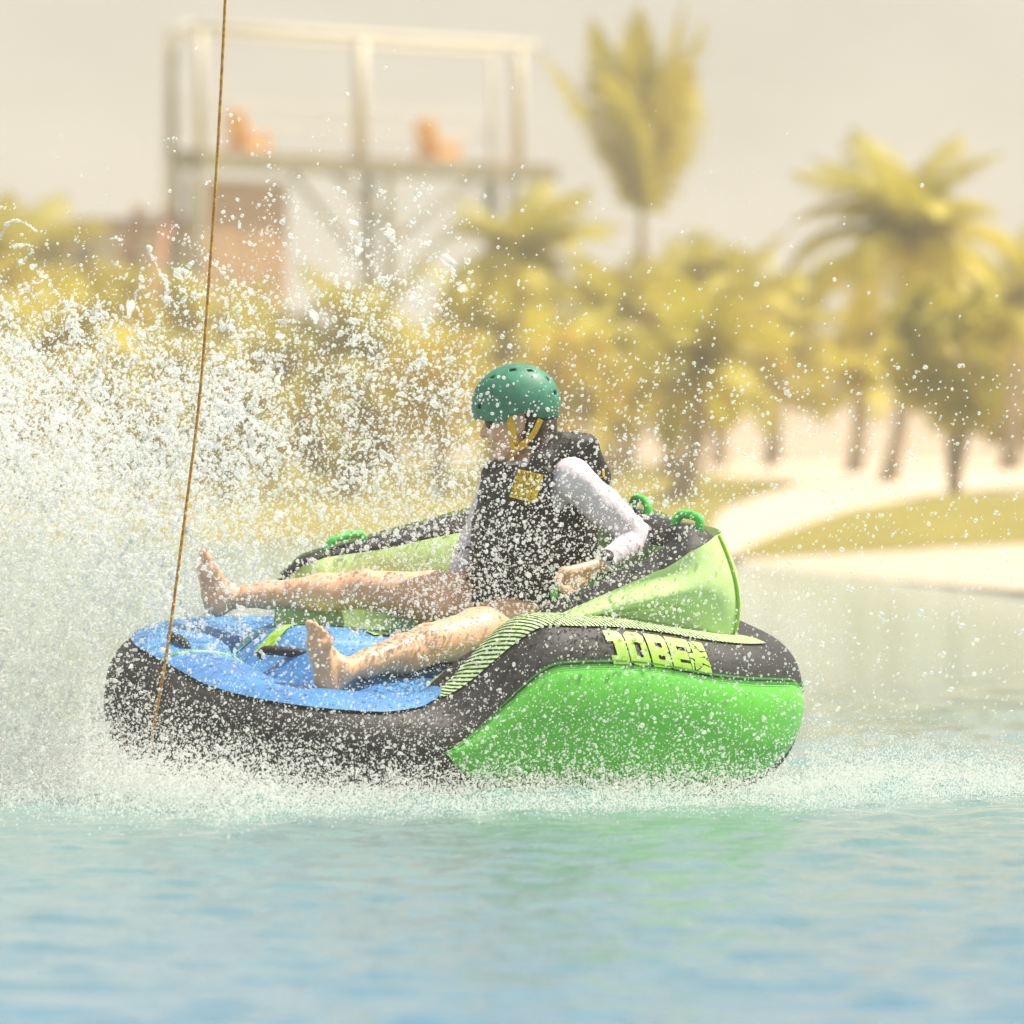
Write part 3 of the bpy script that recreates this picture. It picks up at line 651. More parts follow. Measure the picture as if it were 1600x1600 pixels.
# lettering on the black band of each side: cells of a drawn bitmap laid on the tube surface
def brand_bitmap(W=150, Hc=58):
    B = np.zeros((W, Hc), bool); x = (np.arange(W) + .5)[:, None] / Hc; y = (np.arange(Hc) + .5)[None, :] / Hc
    def R_(x0, x1, y0, y1): return (x >= x0) & (x < x1) & (y >= y0) & (y < y1)
    def rr(x0, x1, y0, y1, r, corners='abcd'):
        m = R_(x0, x1, y0, y1)
        for c, cx, cy, sx, sy in (('a', x0 + r, y0 + r, -1, -1), ('b', x1 - r, y0 + r, 1, -1), ('c', x1 - r, y1 - r, 1, 1), ('d', x0 + r, y1 - r, -1, 1)):
            if c in corners: m &= ~(((x - cx) * sx > 0) & ((y - cy) * sy > 0) & ((x - cx) ** 2 + (y - cy) ** 2 > r * r))
        return m
    s = 0.52; g = 0.03
    B |= (rr(0, s - .08, 0, 1, .16, 'b') & ~R_(0, .16, .30, .72))                # J
    o = s - .04; B |= rr(o, o + s - .01, 0, 1, .16) & ~rr(o + .19, o + s - .17, .28, .74, .05)                # O
    o = 2 * s; B |= rr(o, o + s - .02, 0, 1, .15, 'bc') & ~R_(o + .19, o + s - .17, .22, .36) & ~R_(o + .19, o + s - .17, .60, .74) & ~((x > o + s - .07) & (y > .46) & (y < .54))   # B
    o = 3 * s + .01; B |= R_(o, o + .46, 0, 1) & ~R_(o + .2, o + .46, .25, .36) & ~R_(o + .2, o + .46, .64, .75)   # E
    o = 4 * s - .02; box = R_(o, o + .50, 0, 1); cx, cy = o + .26, .48
    ang = np.arctan2(y - cy, x - cx) + .25; rad = np.hypot(x - cx, (y - cy) * .9)
    ph = np.abs(((ang + math.pi / 2) % (2 * math.pi / 5)) - math.pi / 5)
    star_r = .19 + .27 * np.abs(ph / (math.pi / 5)) ** 1.8
    edge = np.abs(rad - star_r) < .030
    ray = (rad > star_r) & (ph > math.pi / 5 - .10) | ((rad < .17) & (np.abs(ang) < .16) & (x > cx))
    B |= box & ~edge & ~ray
    return B
BM = brand_bitmap()
def decal_on_tube(name, B, u_a, u_b, f_a, f_b, slant, m, side, off=0.005):
    W, Hc = B.shape; I, J = np.nonzero(B); cor = np.array([(0, 0), (1, 0), (1, 1), (0, 1)])
    cx = (I[:, None] + cor[:, 0]) / W; cy = (J[:, None] + cor[:, 1]) / Hc
    if side < 0: cx = cx[:, ::-1]; cy = cy[:, ::-1]
    u = u_a + (u_b - u_a) * cx + slant * (cy - .5); f = f_a + (f_b - f_a) * cy
    pp = np.stack([u, np.full_like(u, Wc), 0 * u, 1 + 0 * u], -1)
    V = tube_pt(pp, f2t(f), off); V[..., 1] *= side
    key = np.round(V.reshape(-1, 3), 5); uq, inv = np.unique(key, axis=0, return_inverse=True)
    F = inv.reshape(-1, 4)
    obj(name, uq, F, m, raft, world=False)
decal_on_tube('lettering', BM[:, ::-1], -0.165, -0.51, 0.80, 0.957, 0.014, M['lime'], 1)
decal_on_tube('lettering', BM[:, ::-1], -0.51, -0.165, 0.80, 0.957, -0.014, M['lime'], -1)

# ------------------------------------------------------------------ tow rope
m_rope = bpy.data.materials.new('orange_rope'); m_rope.use_nodes = True
n = m_rope.node_tree.nodes; l = m_rope.node_tree.links; b = n['Principled BSDF']; b.inputs['Roughness'].default_value = 0.8
ns = n.new('ShaderNodeTexNoise'); ns.inputs['Scale'].default_value = 70; tcn = n.new('ShaderNodeTexCoord'); rp = n.new('ShaderNodeValToRGB')
rp.color_ramp.elements[0].position = .4; rp.color_ramp.elements[1].position = .6
rp.color_ramp.elements[0].color = (.50, .20, .03, 1); rp.color_ramp.elements[1].color = (.72, .40, .08, 1)
l.new(tcn.outputs['Object'], ns.inputs['Vector']); l.new(ns.outputs['Fac'], rp.inputs[0]); l.new(rp.outputs[0], b.inputs['Base Color'])
cand = to_world(tube_pt(np.repeat(PP[:, None, :], 30, 1), np.linspace(-1.2, .6, 30)[None, :] + 0 * PP[:, :1], .006)).reshape(-1, 3)
cq = np.stack([800 + cand[:, 0] * FPX / (CAM_D + cand[:, 1]), 700 + (CAM_H - cand[:, 2]) * FPX / (CAM_D + cand[:, 1])], -1)
tow = cand[np.argmin(np.hypot(cq[:, 0] - 236, cq[:, 1] - 1168) + 60 * np.maximum(cand[:, 1] + .1, 0))]
ty = tow[1]; ctl = [tow, P(243, 1120, ty - .09), P(262, 1010, ty - .16), P(290, 800, ty - .22), P(312, 620, ty - .26), P(328, 420, ty - .30), P(341, 220, ty - .34), P(352, 0, ty - .38), P(366, -320, ty - .44), P(384, -900, ty - .5)]
cl = smooth_path(ctl, 900)
rope = empty('tow_rope', tow); tag(rope, 'orange tow rope rising from the black bow of the towable', 'rope')
arc = np.concatenate([[0], np.cumsum(np.linalg.norm(np.diff(cl, axis=0), axis=1))])
for s in range(3):
    a = arc / 0.034 * 2 * math.pi / 1.0 + s * 2.094
    MB().tube(cl + 0.0024 * np.stack([np.cos(a), np.sin(a), 0 * a], -1), 0.0030, n=6).build('strand', m_rope, rope, True)

# ------------------------------------------------------------------ implicit surfaces for the rider
class Field:
    def __init__(s, lo, hi, h):
        s.lo = np.array(lo, float); s.h = h; s.n = np.ceil((np.array(hi) - s.lo) / h).astype(int) + 1
        s.f = np.full(s.n, 0.5, np.float32)
    def reg(s, lo, hi):
        a = np.clip(np.floor((np.array(lo) - s.lo) / s.h).astype(int), 0, s.n - 1); b_ = np.clip(np.ceil((np.array(hi) - s.lo) / s.h).astype(int) + 1, 1, s.n)
        sl = tuple(slice(i, j) for i, j in zip(a, b_))
        ax = [s.lo[i] + s.h * np.arange(a[i], b_[i]) for i in range(3)]
        return sl, np.stack(np.meshgrid(*ax, indexing='ij'), -1)
    def put(s, sl, d, k, op):
        f = s.f[sl]; d = d.astype(np.float32)
        if op == 'sub':
            d = -d; hh = np.clip(0.5 + 0.5 * (d - f) / k, 0, 1) if k else (d > f); s.f[sl] = f * (1 - hh) + d * hh + (k * hh * (1 - hh) if k else 0)
        else:
            hh = np.clip(0.5 + 0.5 * (f - d) / k, 0, 1); s.f[sl] = f * (1 - hh) + d * hh - k * hh * (1 - hh)
    def cap(s, a, b, ra, rb=None, k=0.02, op='add'):
        rb = ra if rb is None else rb; a, b = np.array(a, float), np.array(b, float); r = max(ra, rb) + k + 3 * s.h
        sl, X = s.reg(np.minimum(a, b) - r, np.maximum(a, b) + r); ab = b - a
        t = np.clip(((X - a) @ ab) / (ab @ ab + 1e-9), 0, 1)
        s.put(sl, np.linalg.norm(X - a - t[..., None] * ab, axis=-1) - (ra + (rb - ra) * t), k, op); return s
    def chain(s, pts, rs, k=0.02):
        for i in range(len(pts) - 1): s.cap(pts[i], pts[i + 1], rs[i], rs[i + 1], k)
        return s
    def ell(s, c, ax, rad, k=0.02, op='add'):
        c = np.array(c, float); A = np.stack([np.array(v, float) / np.linalg.norm(v) for v in ax]); rad = np.array(rad, float); r = rad.max() + k + 3 * s.h
        sl, X = s.reg(c - r, c + r); q = (X - c) @ A.T
        k0 = np.linalg.norm(q / rad, axis=-1); k1 = np.linalg.norm(q / rad ** 2, axis=-1)
        s.put(sl, k0 * (k0 - 1) / np.maximum(k1, 1e-6), k, op); return s
    def box(s, c, ax, half, rnd, k=0.02, op='add'):
        c = np.array(c, float); A = np.stack([np.array(v, float) / np.linalg.norm(v) for v in ax]); half = np.array(half, float); r = np.linalg.norm(half) + rnd + k + 3 * s.h
        sl, X = s.reg(c - r, c + r); q = np.abs((X - c) @ A.T) - half + rnd
        s.put(sl, np.linalg.norm(np.maximum(q, 0), axis=-1) + np.minimum(q.max(-1), 0) - rnd, k, op); return s
    def at(s, X):
        q = np.clip((np.asarray(X) - s.lo) / s.h, 0, s.n - 1.001); i = q.astype(int); t = q - i; r = 0
        for dx in (0, 1):
            for dy in (0, 1):
                for dz in (0, 1):
                    w = (t[..., 0] if dx else 1 - t[..., 0]) * (t[..., 1] if dy else 1 - t[..., 1]) * (t[..., 2] if dz else 1 - t[..., 2])
                    r = r + w * s.f[i[..., 0] + dx, i[..., 1] + dy, i[..., 2] + dz]
        return r
    def mesh(s):
        f = s.f; ins = f < 0; n0, n1, n2 = f.shape
        cnt = np.zeros((n0 - 1, n1 - 1, n2 - 1), np.int8)
        for dx in (0, 1):
            for dy in (0, 1):
                for dz in (0, 1): cnt += ins[dx:n0 - 1 + dx, dy:n1 - 1 + dy, dz:n2 - 1 + dz]
        C = np.argwhere((cnt > 0) & (cnt < 8)); idx = np.full(cnt.shape, -1, np.int32); idx[tuple(C.T)] = np.arange(len(C))
        acc = np.zeros((len(C), 3)); num = np.zeros(len(C))
        cs = [np.array(c) for c in np.ndindex(2, 2, 2)]
        for a in cs:
            for ax in range(3):
                if a[ax]: continue
                b_ = a.copy(); b_[ax] = 1
                fa = f[tuple((C + a).T)]; fb = f[tuple((C + b_).T)]; m = (fa < 0) != (fb < 0)
                t = np.where(m, fa / np.where(m, fa - fb, 1), 0); p = a + t[:, None] * (b_ - a)
                acc[m] += p[m]; num[m] += 1
        V = s.lo + s.h * (C + acc / num[:, None])
        Q = []
        for ax in range(3):
            sl_a = [slice(None)] * 3; sl_b = [slice(None)] * 3; sl_a[ax] = slice(0, -1); sl_b[ax] = slice(1, None)
            ia = ins[tuple(sl_a)]; ib = ins[tuple(sl_b)]; E = np.argwhere(ia != ib); o1, o2 = [(1, 2), (2, 0), (0, 1)][ax]
            E = E[(E[:, o1] > 0) & (E[:, o2] > 0) & (E[:, o1] < f.shape[o1] - 1) & (E[:, o2] < f.shape[o2] - 1)]
            d1 = np.zeros(3, int); d1[o1] = 1; d2 = np.zeros(3, int); d2[o2] = 1
            q = np.stack([idx[tuple((E - d1 - d2).T)], idx[tuple((E - d2).T)], idx[tuple(E.T)], idx[tuple((E - d1).T)]], -1)
            fl = ~ia[tuple(E.T)]; q[fl] = q[fl][:, ::-1]; Q.append(q)
        Q = np.concatenate(Q)
        for _ in range(2):        # light relaxation
            S = np.zeros_like(V); N = np.zeros(len(V))
            for a, b_ in ((0, 1), (1, 2), (2, 3), (3, 0)):
                np.add.at(S, Q[:, a], V[Q[:, b_]]); np.add.at(N, Q[:, a], 1); np.add.at(S, Q[:, b_], V[Q[:, a]]); np.add.at(N, Q[:, b_], 1)
            V = V * 0.5 + 0.5 * S / np.maximum(N, 1)[:, None]
        return V, Q

M['skin'] = mat('skin', (0.74, 0.44, 0.27), 0.40, 0.5, noise=0.13, nscale=16, bump=0.25, bscale=90, sss=0.2, bdist=0.004, coat=0.15)
M['shirt'] = mat('white_lycra', (0.80, 0.74, 0.82), 0.6, 0.3, noise=0.05, nscale=12, bump=0.5, bscale=26, bdist=0.012, transl=0.12)
M['vest'] = mat('black_neoprene', (0.024, 0.022, 0.020), 0.6, 0.4, noise=0.45, nscale=22, bump=0.8, bscale=34, bdist=0.012)
M['web'] = mat('black_webbing', (0.02, 0.02, 0.02), 0.7, 0.4, noise=0.2, nscale=40)
M['helm'] = mat('green_helmet_shell', (0.04, 0.21, 0.13), 0.55, 0.45, noise=0.25, nscale=30, coat=0.1)
M['liner'] = mat('black_helmet_liner', (0.012, 0.012, 0.012), 0.8, 0.3, noise=0.2, nscale=30)
M['yellow'] = mat('yellow_webbing', (0.88, 0.50, 0.01), 0.6, 0.4, noise=0.1, nscale=60)
M['patch'] = mat('yellow_print', (0.85, 0.56, 0.01), 0.6, 0.4, noise=0.08, nscale=60)
M['hair'] = mat('dark_hair', (0.035, 0.022, 0.014), 0.5, 0.4, noise=0.4, nscale=60, bump=0.8, bscale=140, bdist=0.004)
M['watch'] = mat('watch_case', (0.06, 0.06, 0.05), 0.3, 0.5, noise=0.2, nscale=50, metal=0.4)
M['eye_w'] = mat('eye', (0.10, 0.06, 0.04), 0.2, 0.5); M['lip'] = mat('lip', (0.46, 0.19, 0.15), 0.45, 0.4, noise=0.05)
M['nail'] = mat('nail', (0.70, 0.46, 0.38), 0.3, 0.5)

FRT = np.array([-math.cos(YAW), -math.sin(YAW), 0]); LAT = np.array([math.sin(YAW), -math.cos(YAW), 0]); UP = np.array([0, 0, 1.0])
# joints
hipL, kneL, ankL = P(812, 982, -.10), P(668, 1006, -.42), P(531, 1050, -.68)
hipR, kneR, ankR = P(768, 948, .12), P(566, 920, .12), P(352, 934, .06)
pel, wai, che, nek = P(800, 955, .02), P(812, 880, .02), P(832, 795, .02), P(838, 722, .03)
shL, elL, wrL = P(893, 748, -.14), P(1000, 842, -.05), P(940, 882, -.20)
shR, elR, wrR = P(782, 758, .18), P(742, 842, .22), P(716, 898, .15)
HC = P(808, 650, .02); hf = np.array([-.955, .06, -.20]); hf /= np.linalg.norm(hf); hl = np.cross(UP, hf); hl /= np.linalg.norm(hl); hu = np.cross(hf, hl)
H_ = lambda f, l_, u: HC + hf * f + hl * l_ + hu * u

B = Field((-1.06, -.90, .18), (.52, .40, 1.42), 0.004)
# legs
def leg(h, kn, an, s):
    B.chain([h, h + (kn - h) * .45, kn], [.098, .082, .060], .03)
    B.ell(h + (kn - h) * .1, (kn - h, LAT, UP), (.14, .10, .095), .03)
    cal = kn + (an - kn) * .30
    B.chain([kn, cal, kn + (an - kn) * .68, an], [.056, .053, .040, .0345], .025)
    B.ell(cal - UP * .018, (an - kn, np.cross(an - kn, UP), UP), (.105, .048, .044), .03)
    B.ell(kn + UP * .018, (kn - h, np.cross(kn - h, UP), UP), (.045, .036, .034), .02)
leg(hipL, kneL, ankL, 1); leg(hipR, kneR, ankR, -1)
NAILS = []
def foot(ank, heel, ball, sole, med, toes_up):
    """ball: middle of the ball of the foot; sole: direction the sole faces; med: towards the big toe"""
    sole = sole / np.linalg.norm(sole); up = ball - heel; up = up / np.linalg.norm(up); med = med - up * (med @ up); med /= np.linalg.norm(med)
    B.cap(ank, heel - sole * .012, .036, .033, .025)
    B.cap(heel, heel + up * .03, .032, .031, .02)
    B.cap(ank - sole * .0 + up * .015, ball + med * .018 - sole * .022, .032, .022, .03)     # instep
    B.cap(heel + up * .02, ball + med * .022, .030, .025, .02); B.cap(heel + up * .02, ball - med * .026, .028, .021, .02)
    ln = [.046, .044, .039, .034, .028]; rd = [.0150, .0112, .0104, .0098, .0094]; of = [.032, .0085, -.0105, -.0285, -.045]; st = [.014, .016, .011, .003, -.008]
    for i in range(5):
        a = ball + med * of[i] + up * st[i] - sole * .004; m1 = a + up * ln[i] * .55 - sole * .008; e = a + up * ln[i] - sole * (.002 + .004 * i)
        B.chain([a, m1, e], [rd[i] * 1.05, rd[i], rd[i] * .98], .006)
        NAILS.append((e - sole * rd[i] * .86 + up * rd[i] * .25, med, up, -sole, rd[i]))
solL = np.array([-.80, -.58, .02]); foot(ankL, P(512, 1074, -.70), P(497, 1006, -.735), solL, np.array([-.58, .80, 0]), 0)
solR = np.array([-.97, -.20, -.05]); foot(ankR, P(337, 946, .05), P(320, 892, .04), solR, np.array([.25, -.96, 0]), 0)
# trunk, neck, shoulders, arms
B.ell(pel, (LAT, FRT, UP), (.165, .115, .11), .03); B.chain([pel, wai, che], [.115, .10, .115], .04)
B.ell(che + UP * .03, (LAT, FRT, UP), (.155, .10, .13), .04)
B.cap(nek - UP * .03, H_(-.02, 0, -.06), .050, .047, .02); B.cap(shL, shR, .052, .052, .03)
B.chain([shL, (shL + elL) / 2, elL], [.050, .043, .037], .02); B.chain([elL, elL + (wrL - elL) * .35, wrL], [.037, .037, .025], .015)
B.chain([shR, (shR + elR) / 2, elR], [.050, .042, .036], .02); B.chain([elR, elR + (wrR - elR) * .35, wrR], [.036, .035, .025], .015)
# left hand closed on the grip
kn0, kn1 = P(880, 893, -.30), P(921, 901, -.205)
B.cap(wrL, (kn0 * .3 + kn1 * .7), .023, .018, .012); B.cap(wrL + (kn0 - wrL) * .2, kn0 * .85 + kn1 * .15, .019, .017, .012); B.cap(kn0, kn1, .0165, .0150, .010)
for i in range(4):
    kk = kn0 + (kn1 - kn0) * (i / 3.0); r = [.0120, .0124, .0118, .0106][i]; lf = [1, 1.08, 1.02, .85][i]
    p1 = kk + np.array([-.018, -.014, -.024]) * lf; p2 = p1 + np.array([.008, .004, -.026]) * lf; p3 = p2 + np.array([.020, .014, -.004]) * lf
    B.chain([kk, p1, p2, p3], [r * 1.08, r, r * .95, r * .85], .0045)
B.ell(P(902, 908, -.245), (kn1 - kn0, UP, np.cross(kn1 - kn0, UP)), (.044, .022, .026), .012)
th0 = wrL + (kn0 - wrL) * .30 + np.array([-.006, .006, -.008]); B.chain([th0, P(884, 903, -.27), P(874, 917, -.285), P(886, 926, -.275)], [.015, .0125, .0115, .010], .007)
# right hand resting on the far grip
hd = np.array([-.03, -.02, -.05]); hd /= np.linalg.norm(hd); pr = wrR + hd * .055
B.cap(wrR, pr, .023, .026, .012); hs = np.cross(hd, [0, 0, 1.0]); hs /= np.linalg.norm(hs)
for i in range(4):
    kk = pr + hs * (i - 1.5) * .019 + hd * .018; l1 = [.036, .040, .037, .030][i]
    B.chain([kk, kk + hd * l1, kk + hd * (l1 + .012) + np.array([.02, .015, -.018])], [.0098, .0090, .008], .004)
B.chain([wrR + hd * .02 + hs * .02, wrR + hd * .05 + hs * .045, wrR + hd * .078 + hs * .05], [.013, .011, .0095], .006)
# head and face
B.ell(H_(0, 0, .025), (hf, hl, hu), (.098, .076, .105), .02)
B.ell(H_(.032, 0, -.045), (hf, hl, hu), (.062, .058, .078), .025)
B.cap(H_(.02, .035, -.085), H_(.068, .010, -.108), .026, .019, .02); B.cap(H_(.02, -.035, -.085), H_(.068, -.010, -.108), .026, .019, .02)
B.cap(H_(.070, -.006, -.110), H_(.070, .006, -.110), .019, .019, .012)
B.cap(H_(.082, -.035, .018), H_(.082, .035, .018), .013, .013, .015)
B.cap(H_(.094, 0, .0), H_(.116, 0, -.034), .009, .0125, .012); B.cap(H_(.098, -.012, -.038), H_(.098, .012, -.038), .0095, .0095, .008)
for s in (-1, 1):
    B.ell(H_(.080, s * .032, -.004), (hf, hl, hu), (.012, .017, .011), .008, 'sub'); B.ell(H_(.068, s * .036, -.040), (hf, hl, hu), (.026, .022, .024), .015)
    B.ell(H_(-.006, s * .077, -.028), (hf + hu * .2, hl - hf * .35 * s, hu - hf * .2), (.020, .008, .033), .006); B.ell(H_(-.002, s * .086, -.026), (hf, hl, hu), (.010, .006, .018), .004, 'sub')
B.cap(H_(.092, -.018, -.066), H_(.092, .018, -.066), .0085, .0085, .008); B.cap(H_(.090, -.016, -.079), H_(.090, .016, -.079), .009, .009, .008); B.cap(H_(.104, -.024, -.0725), H_(.104, .024, -.0725), .003, .003, .003, 'sub')
Vb, Fb = B.mesh()
org = pel - UP * .12
person = bpy.data.objects.new('person', mesh_data('person', Vb - org, Fb, M['skin'])); col.objects.link(person); person.location = org
tag(person, 'person in green helmet, black vest and white long sleeves riding barefoot on the towable', 'person')
for c, a_, u_, n_, r in NAILS:
    q = [c + a_ * x * r * .62 + u_ * y * r * .75 + n_ * (.0012 - .0016 * x * x) for y in (-1, 0, 1) for x in (-1, -.4, .4, 1)]
    obj('toenail', q, grid_faces(3, 4), M['nail'], person)
for s in (-1, 1):
    MB().tube(np.array([H_(.082 + .011 * math.sin(a), s * .032, -.004 + .011 * math.cos(a)) for a in np.linspace(0.3, 2.84, 6)]), .010, 8).build('eye', M['eye_w'], person, True)
MB().tube(smooth_path([H_(.094, -.020, -.071), H_(.1015, 0, -.066), H_(.094, .020, -.071)], 8), .0055, 8).build('lip', M['lip'], person, True)

# white long-sleeved top
S = Field((-.45, -.45, .42), (.52, .48, 1.20), 0.004)
S.ell(pel - UP * .015, (LAT, FRT, UP), (.172, .122, .10), .03); S.chain([pel, wai, che], [.122, .112, .125], .04); S.ell(che + UP * .04, (LAT, FRT, UP), (.165, .112, .13), .04)
S.cap(shL, shR, .060, .060, .03); S.cap(hipL, hipL + (kneL - hipL) * .02, .10, .10, .03); S.cap(hipR, hipR + (kneR - hipR) * .02, .10, .10, .03)
cuL = wrL + (elL - wrL) * .04; cuR = wrR + (elR - wrR) * .04
S.chain([shL, shL + (elL - shL) * .45, elL], [.062, .056, .046], .025); S.chain([elL, elL + (cuL - elL) * .4, cuL], [.046, .044, .031], .015)
S.chain([shR, shR + (elR - shR) * .45, elR], [.060, .052, .044], .025); S.chain([elR, elR + (cuR - elR) * .4, cuR], [.044, .041, .031], .015)
gr = np.random.default_rng(5)
for a, b_, n_, rr0, rr1 in ((elL, cuL, 11, .045, .034), (shL, elL, 9, .060, .048), (elR, cuR, 9, .043, .033)):      # sleeve wrinkles
    ax = (b_ - a) / np.linalg.norm(b_ - a); e1 = np.cross(ax, UP); e1 /= np.linalg.norm(e1); e2 = np.cross(ax, e1)
    for i in range(n_):
        t = (i + .5) / n_; rad = rr0 + (rr1 - rr0) * t; th = gr.uniform(0, 6.28); span = gr.uniform(1.2, 2.4)
        ps = [a + (b_ - a) * (t + .05 * (q - .5) * gr.uniform(.5, 2)) + (e1 * math.cos(th + span * q) + e2 * math.sin(th + span * q)) * rad * .985 for q in np.linspace(0, 1, 5)]
        for q in range(4): S.cap(ps[q], ps[q + 1], .0048, .0048, .006)
S.cap(nek, nek + UP * .12, .062, .07, .01, 'sub')
Vs, Fs = S.mesh(); obj('shirt', Vs, Fs, M['shirt'], person)

# life vest
W_ = Field((-.45, -.45, .44), (.45, .45, 1.20), 0.004)
lo_v, mi_v, up_v = P(806, 945, .02), P(828, 868, .02), P(832, 795, .02)
W_.ell(lo_v, (LAT, FRT, UP), (.185, .140, .12), .03); W_.ell(mi_v, (LAT, FRT, UP), (.195, .172, .16), .04); W_.ell(up_v + UP * .01, (LAT, FRT, UP), (.180, .165, .15), .04)
W_.box((lo_v + up_v) / 2, (LAT, FRT, UP + .06 * np.array([.3, 0, 0])), (.165, .13, .17), .07, .04)
W_.box(P(890, 790, .10) , (LAT, FRT, UP), (.14, .045, .17), .04, .04)            # back panel
W_.chain([P(830, 775, -.15), P(848, 724, -.155), P(880, 694, -.11), P(915, 698, -.04), P(932, 745, .02)], [.042, .036, .036, .038, .046], .02)   # near strap
W_.chain([P(768, 775, .02), P(772, 742, .10), P(800, 715, .20), P(850, 700, .24), P(880, 745, .20)], [.042, .036, .034, .036, .046], .02)         # far strap
W_.cap(P(865, 700, .05), P(900, 690, .04), .030, .034, .03)
# openings: neck, arms, bottom
W_.cap(nek + FRT * .02 - UP * .03, nek + UP * .15 + FRT * .05, .062, .095, .02, 'sub')
W_.cap(shL + (che - shL) * .10, shL + LAT * .22 + UP * .02, .074, .095, .02, 'sub'); W_.cap(shR - LAT * 0.0, shR - LAT * .20 + UP * .02, .072, .095, .02, 'sub')
W_.cap(shL, elL, .060, .060, .015, 'sub'); W_.ell(P(905, 800, -.20), (LAT, FRT, UP), (.11, .085, .10), .02, 'sub')
W_.box(pel - UP * .155, (LAT, FRT, UP), (.3, .3, .10), .01, .01, 'sub')
for zz in (.86, .76, .665):       # hinge grooves
    cc_ = P(825, 700, .02); cc_[2] = zz
    for a in np.linspace(0, 6.28, 40):
        d1 = FRT * math.cos(a) * .178 + LAT * math.sin(a) * .200; d2 = FRT * math.cos(a + .17) * .178 + LAT * math.sin(a + .17) * .200
        W_.cap(cc_ + d1, cc_ + d2, .007, .007, .008, 'sub')
def conform(X, n_, field, lift):
    """slide points along -n_ until they lie on the field's surface, then lift"""
    X = np.array(X, float); n_ = n_ / np.linalg.norm(n_); t = np.full(X.shape[:-1], .12)
    for _ in range(60): t = t - np.clip(field.at(X + t[..., None] * n_), -.02, .02) * .8
    return X + (t + lift)[..., None] * n_
# chest print: yellow block with dark letters
FONT = {'W': '10001 10001 10001 10101 10101 11011 10001', 'A': '00100 01010 10001 10001 11111 10001 10001', 'K': '10001 10010 10100 11000 10100 10010 10001', 'E': '11111 10000 10000 11110 10000 10000 11111',
        'P': '11110 10001 10001 11110 10000 10000 10000', 'R': '11110 10001 10001 11110 10100 10010 10001', 'X': '10001 01010 00100 00100 00100 01010 10001', 'L': '10000 10000 10000 10000 10000 10000 11111', 'T': '11111 00100 00100 00100 00100 00100 00100'}
pc = P(829, 761, -.16); pn = np.array([-.42, -.90, .12]); pn /= np.linalg.norm(pn); pu = np.array([.10, 0, 1.0]); pu -= pn * (pu @ pn); pu /= np.linalg.norm(pu); pxv = np.cross(pu, pn); pxv /= np.linalg.norm(pxv)
pxv = pxv - 0.12 * pu
def _slide(X, n_):
    t = .12
    for _ in range(60): t -= float(np.clip(W_.at((X + t * n_)[None])[0], -.02, .02)) * .8
    return X + t * n_
pcs = _slide(pc, pn); W_.box(pcs - pn * .030, (pxv, pu, pn), (.062, .060, .032), .012, .02)      # flat chest plate that carries the print
Vv_, Fv_ = W_.mesh()
ppos = lambda x, y: pc + pxv[None] * ((x - .5) * .092 - 0)[:, None] + (pu[None] + .17 * pxv[None]) * ((y - .5) * .092)[:, None]
gx_, gy_ = np.meshgrid(np.linspace(0, 1, 30), np.linspace(0, 1, 30), indexing='ij')
vest = obj('life_vest', Vv_, Fv_, M['vest'], person)
obj('chest_print', conform(ppos(gx_.ravel(), gy_.ravel()), pn, W_, .002), grid_faces(30, 30), M['patch'], person)
q = []
for row, (txt, y0, y1) in enumerate((('WAKE', .70, .95), ('PARK', .38, .63), ('EXALL', .07, .31))):
    wch = .94 / len(txt)
    for ci_, ch in enumerate(txt):
        for ry, line in enumerate(FONT[ch].split()):
            for rx_i, bit in enumerate(line):
                if bit == '1':
                    x0 = .03 + ci_ * wch + wch * .86 * rx_i / 5; x1 = x0 + wch * .86 / 5 * .72; ya = y1 - (y1 - y0) * (ry + .80) / 7; yb = y1 - (y1 - y0) * ry / 7
                    q += [(x0, ya), (x1, ya), (x1, yb), (x0, yb)]
q = np.array(q); obj('chest_lettering', conform(ppos(q[:, 0], q[:, 1]), pn, W_, .005), np.arange(len(q)).reshape(-1, 4), M['web'], person)
# straps and buckles on the vest front
for zpx, tail in ((858, P(718, 860, .0)), (905, P(722, 908, .0))):
    ring = []
    for a in np.linspace(-1.9, 1.2, 26): ring.append(P(828, zpx, .02) + FRT * math.cos(a) * .15 + LAT * math.sin(a) * .17)
    ring = np.array(ring); dirs = ring - P(828, zpx, .02); dirs /= np.linalg.norm(dirs, axis=1)[:, None]
    pts = []
    for p_, d in zip(ring, dirs): pts.append(conform(p_[None], d, W_, .002)[0])
    pts = np.array(pts); V = np.stack([pts - UP * .017, pts + UP * .017], 1); V2 = V + dirs[:, None] * .004
    G = np.stack([V[:, 0], V2[:, 0], V2[:, 1], V[:, 1]], 1)
    obj('vest_strap', G.reshape(-1, 3), grid_faces(len(pts), 4), M['web'], person, False)
    st = conform(P(750, zpx, -.02)[None], np.array([-1, -.2, 0]), W_, .004)[0]
    MB().tube(smooth_path([st, (st + tail) / 2 + UP * .008, tail - UP * .004], 8), .011, 8, flat=.35).build('strap_tail', M['web'], person, True)
    MB().box(conform(P(790, zpx, -.14)[None], np.array([-.6, -.8, 0]), W_, .008)[0], (.05, .02, .035), np.stack([np.array([.8, -.6, 0]), np.array([.6, .8, 0]), UP], 1)).build('buckle', M['web'], person)
MB().tube(np.array([conform((P(0, z, 0) * [0, 0, 1] + [up_v[0], up_v[1], 0])[None], FRT, W_, .001)[0] for z in np.linspace(770, 950, 22)]), .004, 6).build('zip', M['liner'], person, True)
obj('back_print', conform(np.array([P(940, 732, -.03), P(946, 733, -.03), P(948, 744, -.03), P(943, 746, -.03)]), np.array([.5, -.85, .1]), W_, .002), np.array([[0, 1, 2, 3]]), M['patch'], person)

